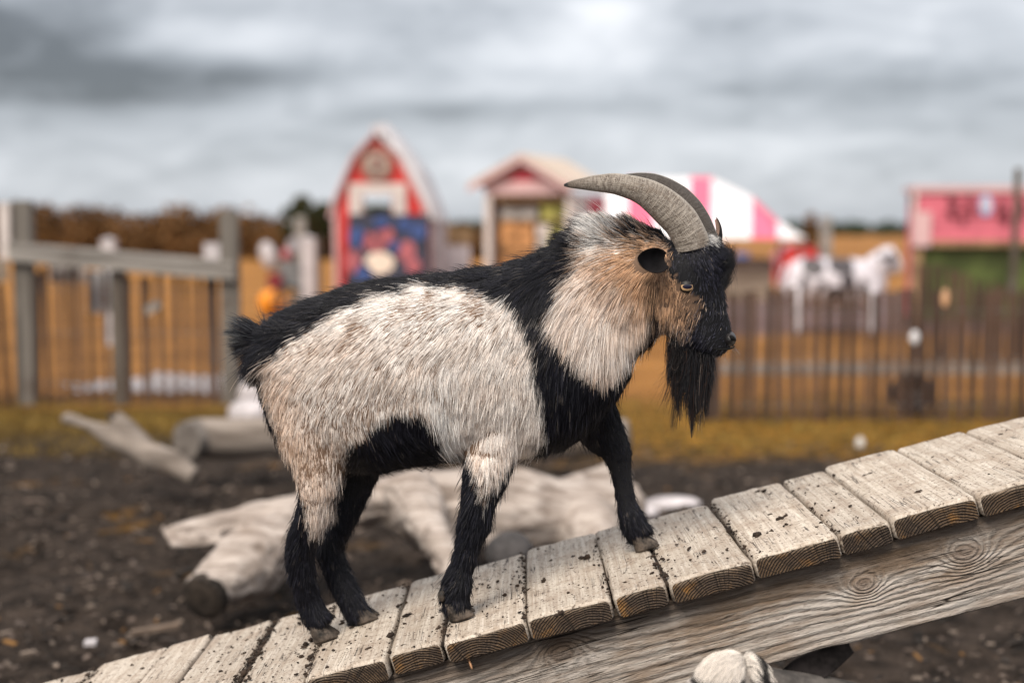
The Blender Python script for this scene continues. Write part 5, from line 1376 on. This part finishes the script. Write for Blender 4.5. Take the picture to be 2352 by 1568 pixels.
wisps('forelock', [(1656, 612, 1681, 572, 180, 8, 8, -.22), (1656, 640, 1682, 598, 160, 8, 7, -.2), (1655, 590, 1682, 612, 200, 10, 7, .3), (1650, 660, 1676, 640, 160, 8, 6, -.2), (1650, 575, 1676, 590, 140, 12, 10, .3), (1630, 560, 1668, 640, 160, 14, 12, .25)], np.array([.013, .013, .016]))
wisps('whisker', [(1686, 800, 1697, 812, 9, 3, 4, .1), (1660, 818, 1668, 834, 8, 6, 4, .1)], np.array([.25, .22, .2]))

# horns
def horn(cl, Y0, Y1, name, k_flat, seed):
    cl = np.array(cl, float); n = 90; s_ = np.linspace(0, len(cl) - 1, n); i_ = np.arange(len(cl))
    # smooth resampling
    def sm(c_):
        v_ = np.interp(s_, i_, c_)
        for _ in range(6): v_[1:-1] = (v_[:-2] + 2 * v_[1:-1] + v_[2:]) / 4
        return v_
    hx, hy, hr = sm(cl[:, 0]), sm(cl[:, 1]), sm(cl[:, 2]); f_ = np.linspace(0, 1, n); Yv = Y0 + (Y1 - Y0) * f_ ** 1.2
    P_ = np.array([pt(a, b_, c_) for a, b_, c_ in zip(hx, hy, Yv)]); T = np.gradient(P_, axis=0); T /= np.linalg.norm(T, axis=1)[:, None]
    seg = 28; vs = []; uv = []
    for i in range(n):
        fr = np.cross(np.array([0, 1, 0.]), T[i]); fr /= np.linalg.norm(fr); fr = fr if fr[2] > 0 or fr[0] > 0 else -fr
        lt = np.cross(T[i], fr); r_ = hr[i] / FPX * Yv[i]
        ridge_ = 1 + .020 * math.sin(i * 1.9 + .6 * math.sin(i * .7)) * (1 - f_[i]) + .010 * math.sin(i * .83)
        for k in range(seg):
            q = 6.28318 * k / seg; c_, sn = math.cos(q), math.sin(q)
            keel = 1 - .42 * max(0, c_) ** 1.5
            p_ = P_[i] + fr * r_ * c_ * (1 + .0 * ridge_) + lt * r_ * k_flat * keel * sn * ridge_
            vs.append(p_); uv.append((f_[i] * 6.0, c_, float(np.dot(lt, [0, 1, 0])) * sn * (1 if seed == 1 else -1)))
    fs = [(i * seg + k, i * seg + (k + 1) % seg, (i + 1) * seg + (k + 1) % seg, (i + 1) * seg + k) for i in range(n - 1) for k in range(seg)] + [tuple(range(seg - 1, -1, -1)), tuple((n - 1) * seg + k for k in range(seg))]
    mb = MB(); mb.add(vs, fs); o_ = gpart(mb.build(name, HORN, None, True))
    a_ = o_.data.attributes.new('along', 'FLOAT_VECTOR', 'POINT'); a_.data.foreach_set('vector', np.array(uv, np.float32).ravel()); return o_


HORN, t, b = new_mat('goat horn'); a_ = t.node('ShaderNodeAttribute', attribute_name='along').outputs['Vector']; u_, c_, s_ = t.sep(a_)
wv = t.noise(t.v('MULTIPLY', a_, (1.2, 1.5, 1.5)), 1.0, 3, .6)
rings_ = t.noise(t.v('MULTIPLY', a_, (17, 1.3, 1.3)), 1.0, 5, .68, .7); cross_ = t.noise(t.v('MULTIPLY', a_, (5, 16, 16)), 1.0, 4, .65, .2); fl = t.noise(t.v('MULTIPLY', a_, (30, 14, 14)), 1.0, 4, .7)
c0 = t.mix(t.ramp(rings_, .36, .62), (.135, .105, .082), (.40, .345, .29))
c0 = t.mix(t.m('MULTIPLY', t.ramp(cross_, .45, .66), .6), c0, (.47, .42, .37))
c0 = t.mix(t.m('MULTIPLY', t.ramp(wv, .50, .68), .5), c0, (.17, .125, .09))
c0 = t.mix(t.m('MULTIPLY', t.ramp(fl, .60, .70), .75), c0, (.05, .038, .03))
c0 = t.mix(t.m('MULTIPLY', t.ramp(u_, 4.2, 5.6), .55), c0, (.15, .105, .075))
c0 = t.mix(t.ramp(u_, 5.55, 5.85), c0, (.022, .020, .022))
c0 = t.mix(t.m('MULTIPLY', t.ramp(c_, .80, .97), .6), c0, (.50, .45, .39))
c0 = t.mix(t.m('MULTIPLY', t.ramp(s_, .02, .45), .88), c0, (.035, .027, .023))  # shade on the horns' inner faces put into the colour
t.put(b.inputs['Base Color'], c0); b.inputs['Roughness'].default_value = .42; b.inputs['Specular IOR Level'].default_value = .45
bumped(t, b, t.m('ADD', rings_, t.m('ADD', t.m('MULTIPLY', cross_, .6), t.m('MULTIPLY', fl, -.5))), .0035)
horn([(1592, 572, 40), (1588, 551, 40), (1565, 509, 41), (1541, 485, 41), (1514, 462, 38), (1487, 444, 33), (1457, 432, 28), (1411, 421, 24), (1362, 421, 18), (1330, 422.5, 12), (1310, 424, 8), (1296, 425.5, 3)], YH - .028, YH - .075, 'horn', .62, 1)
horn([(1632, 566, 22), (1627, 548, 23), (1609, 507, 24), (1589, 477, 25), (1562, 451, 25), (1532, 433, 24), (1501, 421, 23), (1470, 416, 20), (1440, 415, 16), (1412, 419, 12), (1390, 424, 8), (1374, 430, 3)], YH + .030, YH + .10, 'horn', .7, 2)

# ears
def ear(base, tip, wid, normal, name, inner, outer, cup=.35):
    base, tip, normal = (np.array(q, float) for q in (base, tip, normal)); ax = tip - base; L_ = np.linalg.norm(ax); ax /= L_
    sd = np.cross(ax, normal); sd /= np.linalg.norm(sd); nn = np.cross(sd, ax); n, k = 14, 11; front = []; back = []
    for i in range(n):
        f_ = i / (n - 1); w_ = wid * (math.sin(math.pi * min(1, .10 + .83 * f_ ** .85)) ** .60)
        for j in range(k):
            s_ = (j / (k - 1) - .5) * 2; ang = s_ * (1.25 - .45 * f_)
            p_ = base + ax * L_ * f_ + sd * w_ * math.sin(ang) * .9 - nn * w_ * (math.cos(ang) - .35) * cup * 2 + nn * .012 * f_ * f_
            front.append(p_); back.append(p_ - nn * .0032 * (1 - .5 * abs(s_)))
    mb = MB(); q = lambda off, rev: [((off + i * k + j, off + i * k + j + 1, off + (i + 1) * k + j + 1, off + (i + 1) * k + j)[::-1 if rev else 1]) for i in range(n - 1) for j in range(k - 1)]
    N_ = n * k; mb.add(front + back, q(0, False)); mb.mi = [0] * len(mb.f); f2_ = q(N_, True)
    rim = [i * k for i in range(n)] + [(n - 1) * k + j for j in range(1, k)] + [i * k + k - 1 for i in range(n - 2, -1, -1)]
    f2_ += [(a, b_, b_ + N_, a + N_) for a, b_ in zip(rim[:-1], rim[1:])]; mb.f += f2_; mb.mi += [1] * len(f2_)
    return mb.build(name, [inner, outer], None, True)


EIN = plain('ear inner skin', (.008, .007, .008), .8, .3, 40, 0, .1); EOUT = plain('ear outer fur', (.13, .085, .058), .8, .4, 60)
EPALE = plain('pale ear lining', (.17, .11, .085), .8, .2, 40)
gpart(ear(pt(1534, 596, YH - .062), pt(1461, 600, YH - .098), .0275, (.20, -1, .25), 'ear', EIN, EOUT, .48))
gpart(ear(pt(1644, 562, YH + .050), pt(1656, 506, YH + .105), .014, (-.9, -.35, -.05), 'ear', EPALE, EIN, .4))

# eyes
EYE, t, b = new_mat('goat eye'); o = t.obj(); x, y, z = t.sep(o)
r2 = t.v('LENGTH', t.comb(x, 0.0, z)); n_ = t.noise(o, 420, 3, .6)
c0 = t.mix(n_, (.55, .30, .12), (.78, .55, .32)); pu = t.ramp(t.v('LENGTH', t.comb(t.m('DIVIDE', x, .0088), 0.0, t.m('DIVIDE', t.m('ADD', z, .0012), .0042))), 1.05, .85)
c0 = t.mix(t.ramp(r2, .0098, .0112), c0, (.02, .014, .012)); c0 = t.mix(pu, c0, (.012, .012, .03))
t.put(b.inputs['Base Color'], c0); b.inputs['Roughness'].default_value = .06; b.inputs['Coat Weight'].default_value = 1; b.inputs['Coat Roughness'].default_value = .02
LID = plain('eyelid skin', (.014, .012, .012), .5, .3, 80)
surf = np.array(body_me.vertices[int(np.argmin((vpx - 1577) ** 2 + (vpy - 655) ** 2 + 1e6 * (co[:, 1] > ymid(vpx))))].co)
for sgn in (-1, 1):
    c_ = pt(1577, 656, surf[1] + .0098); yy_ = c_[1]
    if sgn > 0: c_[1] = 2 * YH - c_[1]
    mb = MB(); mb.ball((0, 0, 0), .0138, 22, 16); e_ = gpart(mb.build('eye', EYE, None, True)); e_.location = c_.tolist()
    mb = MB(); st = 14
    for (e0, e1, tilt) in ((.20, 1.9, .12), (-.60, -1.9, .10)):          # lids: shells between two elevations
        vs = []
        for i in range(7):
            el_ = e0 + (e1 - e0) * i / 6
            for k in range(st + 1):
                az_ = -1.75 + 3.5 * k / st; lim = e0 * (math.cos(az_ * .86)) ; el2 = lim + (e1 - lim) * i / 6 if abs(az_) < 1.8 else el_
                rr_ = .0146 - .0004 * i
                vs.append((rr_ * math.sin(az_) * math.cos(el2), sgn * rr_ * math.cos(az_) * math.cos(el2), rr_ * math.sin(el2)))
        mb.add(vs, [(i * (st + 1) + k, i * (st + 1) + k + 1, (i + 1) * (st + 1) + k + 1, (i + 1) * (st + 1) + k) for i in range(6) for k in range(st)])
    l_ = gpart(mb.build('eyelid', LID, None, True)); l_.location = c_.tolist()
# nose pad with nostrils, and the mouth line
NOSE = plain('nose skin', (.018, .016, .017), .38, .3, 90, .0015, .5); DK = plain('nostril', (.002, .002, .002), .9)
mb = MB(); c_ = pt(1674, 778, YH); mb.ball(c_, (.0125, .025, .0135), 18, 12); o_ = gpart(mb.build('nose', NOSE, None, True))
for sgn in (-1, 1):
    mb = MB(); mb.tube([pt(1672, 768, YH) + np.array([0, sgn * .0235, 0]), pt(1676, 774, YH) + np.array([.001, sgn * .0245, 0]), pt(1683, 779, YH) + np.array([.001, sgn * .018, 0])], [.0022, .0042, .0026], 8); gpart(mb.build('nostril', DK, None, True))
    mb = MB(); mb.tube([pt(a, b_, YH) + np.array([0, sgn * w_, 0]) for a, b_, w_ in ((1634, 797, .0265), (1652, 800, .0262), (1668, 799, .0235), (1680, 796, .0175), (1686, 794, .006))], [.0008, .0016, .0018, .0016, .001], 6); gpart(mb.build('mouth_line', DK, None, True))

# hooves: two claws and dew claws each
HOOF = plain('hoof horn', (.085, .066, .052), .6, .45, 60, .003, .35)
def hoof(px, py, Y, dirx, name):
    """px,py = middle of the sole on the plank"""
    d_ = ray(px, py); t_ = (Z0 - CAM[2]) / (d_[2] - SL * d_[0]); g0 = CAM + d_ * t_; mb = MB()
    x0 = np.array([g0[0], Y, ramp_z(g0[0])]) + WN * .0015
    for sgn in (-1, 1):
        lay = []
        for (h_, back, fr, wd, sh) in ((0, -.020, .025, .0120, 0), (.004, -.020, .0245, .0125, 0), (.014, -.018, .019, .0118, -.003), (.024, -.015, .012, .0105, -.006), (.032, -.012, .006, .008, -.008)):
            ring_ = []
            for k in range(14):
                a = 6.2832 * k / 14; ca_, sa_ = math.cos(a), math.sin(a)
                lx = sh + (fr * ca_ if ca_ > 0 else -back * ca_); ly = sgn * .0128 + wd * sa_ * (1 - .45 * max(0, ca_))
                ring_.append(x0 + UX * lx * dirx + np.array([0, 1, 0]) * ly + WN * h_)
            lay += ring_
        fs = [(i * 14 + k, i * 14 + (k + 1) % 14, (i + 1) * 14 + (k + 1) % 14, (i + 1) * 14 + k) for i in range(4) for k in range(14)] + [tuple(range(13, -1, -1)), tuple(56 + k for k in range(14))]
        mb.add(lay, fs)
    o_ = gpart(mb.build(name, HOOF, None, True))
    mb = MB()
    for sgn in (-1, 1): mb.ball(x0 + UX * (-.021) * dirx + np.array([0, sgn * .012, 0]) + WN * .047, (.007, .006, .010), 10, 7)
    return gpart(mb.build('dewclaw', HOOF, None, True))
for (a, b_, c_) in ((752, 1460, YNH), (838, 1434, YFH), (1060, 1420, YNF), (1482, 1256, YFF)): hoof(a, b_, c_, 1, 'hoof')

# ------------------------------------------------------------------ the smaller goat under the ramp
g2 = empty('goat', (.50, 2.0, 0), 'black and white goat below the ramp with only white topknot and ear showing', 'goat')
G2I = Matrix.Translation(g2.location).inverted()
def g2part(o_): o_.parent = g2; o_.matrix_parent_inverse = G2I; return o_
Y2 = 2.13; mb = MB()
hd = pt(1690, 1528, Y2); up_ = lambda dx, dy, dz: hd + np.array([dx, dy, dz])
mb.tube([up_(0, .0, .004), up_(-.004, -.004, -.01), up_(-.014, -.012, -.05), up_(-.030, -.028, -.10), up_(-.045, -.045, -.15), up_(-.05, -.05, -.165)], [.022, .043, .055, .048, .034, .02], 16)
mb.tube([up_(0, -.01, -.04), up_(.06, -.06, -.10), up_(.13, -.13, -.20), up_(.18, -.18, -.28)], [.045, .055, .075, .10], 16)
mb.tube([up_(.14, -.14, -.24), up_(.20, -.22, -.27), up_(.28, -.36, -.29), up_(.36, -.50, -.29), up_(.41, -.60, -.27), up_(.43, -.64, -.28)], [.06, .12, .145, .15, .12, .05], 18)
for (bx, by, sx) in ((.19, -.16, -.05), (.25, -.24, .06), (.36, -.50, -.05), (.43, -.57, .06)):
    q0 = up_(bx, by, -.32); mb.tube([q0, np.array([q0[0], q0[1], .22]), np.array([q0[0], q0[1], .10]), np.array([q0[0] + .006, q0[1], .035])], [.055, .03, .022, .026], 10)
me2 = fuse(mb, .007, 5)
m, t, b = new_mat('goat kid coat'); o = t.obj(); q = t.noise(o, 7, 3, .5)
t.put(b.inputs['Base Color'], t.mix(t.ramp(q, .50, .54), (.020, .018, .018), (.16, .14, .125))); b.inputs['Roughness'].default_value = .75
me2.materials.append(m); g2part(link('body', me2))
g2part(ear(pt(1800, 1566, Y2 + .0), pt(1952, 1488, Y2 + .03), .030, (.25, -1, .45), 'ear', plain('kid ear skin', (.012, .010, .010), .9, .4, 30, 0, .08), EIN, .42))
g2part(ear(pt(1645, 1558, Y2 + .0), pt(1585, 1572, Y2 + .03), .020, (-.2, -1, .3), 'ear', plain('pale grey ear', (.50, .46, .44), .8), plain('pale grey ear back', (.50, .46, .43), .8), .3))
for sgn in (-1, 1):
    sd_ = np.array([.70, -.70, 0]) * sgn; c_ = up_(-.020, -.019, -.075) + sd_ * .043 + np.array([-.012, -.012, 0]); mb = MB(); mb.ball(c_, .0105, 14, 10); g2part(mb.build('eye', plain('dark eye', (.03, .02, .012), .08, .2, 90, 0, .6), None, True))
    mb = MB(); mb.ball(up_(-.0505, -.0505, -.158) + sd_ * .008 + np.array([-.011, -.011, 0]), (.004, .004, .005), 8, 6); g2part(mb.build('nostril', DK, None, True))
mb = MB(); mb.tube([pt(1735, 1556, Y2 - .01), pt(1800, 1566, Y2), pt(1900, 1578, Y2 + .02), pt(2010, 1592, Y2 + .03)], [.020, .018, .016, .010], 12, flat=[.03, .03, .03, .02])
g2part(mb.build('ear_base', plain('grey brown coat', (.075, .066, .060), .8, .3, 30), None, True))
for (bx, by) in ((.19, -.16), (.25, -.24), (.36, -.50), (.43, -.57)):
    q0 = up_(bx, by, 0); mb = MB(); mb.tube([(q0[0] + .004, q0[1], .045), (q0[0] + .01, q0[1], 0.012), (q0[0] + .012, q0[1], 0.0)], [.024, .030, .031], 12); g2part(mb.build('hoof', HOOF, None, True))
nn_ = 16000; W = np.empty((nn_, 8, 3)); cc = np.empty((nn_, 3))
for i in range(nn_):
    a = rng.uniform(0, 6.283); f_ = rng.random() ** .5; ph = f_ * 1.35
    nv_ = np.array([math.sin(ph) * math.cos(a), math.sin(ph) * math.sin(a), math.cos(ph)]); r0 = hd + np.array([-.002, -.004, -.026]) + nv_ * np.array([.040, .040, .044])
    part_ = np.array([.016, 0, 0]); side_ = 1 if r0[0] > hd[0] + .012 else -1
    dr = np.array([side_ * .75 - .2, -.55 * (1 if rng.random() < .8 else -.6), .10]) + nv_ * .55 + rng.normal(size=3) * .12; dr /= np.linalg.norm(dr); L_ = rng.uniform(.022, .042)
    en_ = np.array([dr[0] * .6, dr[1] * .6, -.75]); tt_ = np.linspace(0, 1, 8)[:, None]
    W[i] = r0 + L_ * (dr * tt_ + (en_ - dr) * tt_ ** 2 / 2)
    dark_ = (r0[0] > hd[0] + .016 and r0[0] < hd[0] + .027) or ph > 1.15
    cc[i] = (np.array([.016, .014, .014]) if dark_ else np.array([.84, .77, .70]) * (1.0 if rng.random() < .8 else .5)) * rng.uniform(.8, 1.1)
W, _ = clump(W, W[:, 0].copy(), 1 / 60, .25, .012)
g2part(curves_object('topknot', W, np.linspace(.00026, .00008, 8)[None], cc, HAIR))
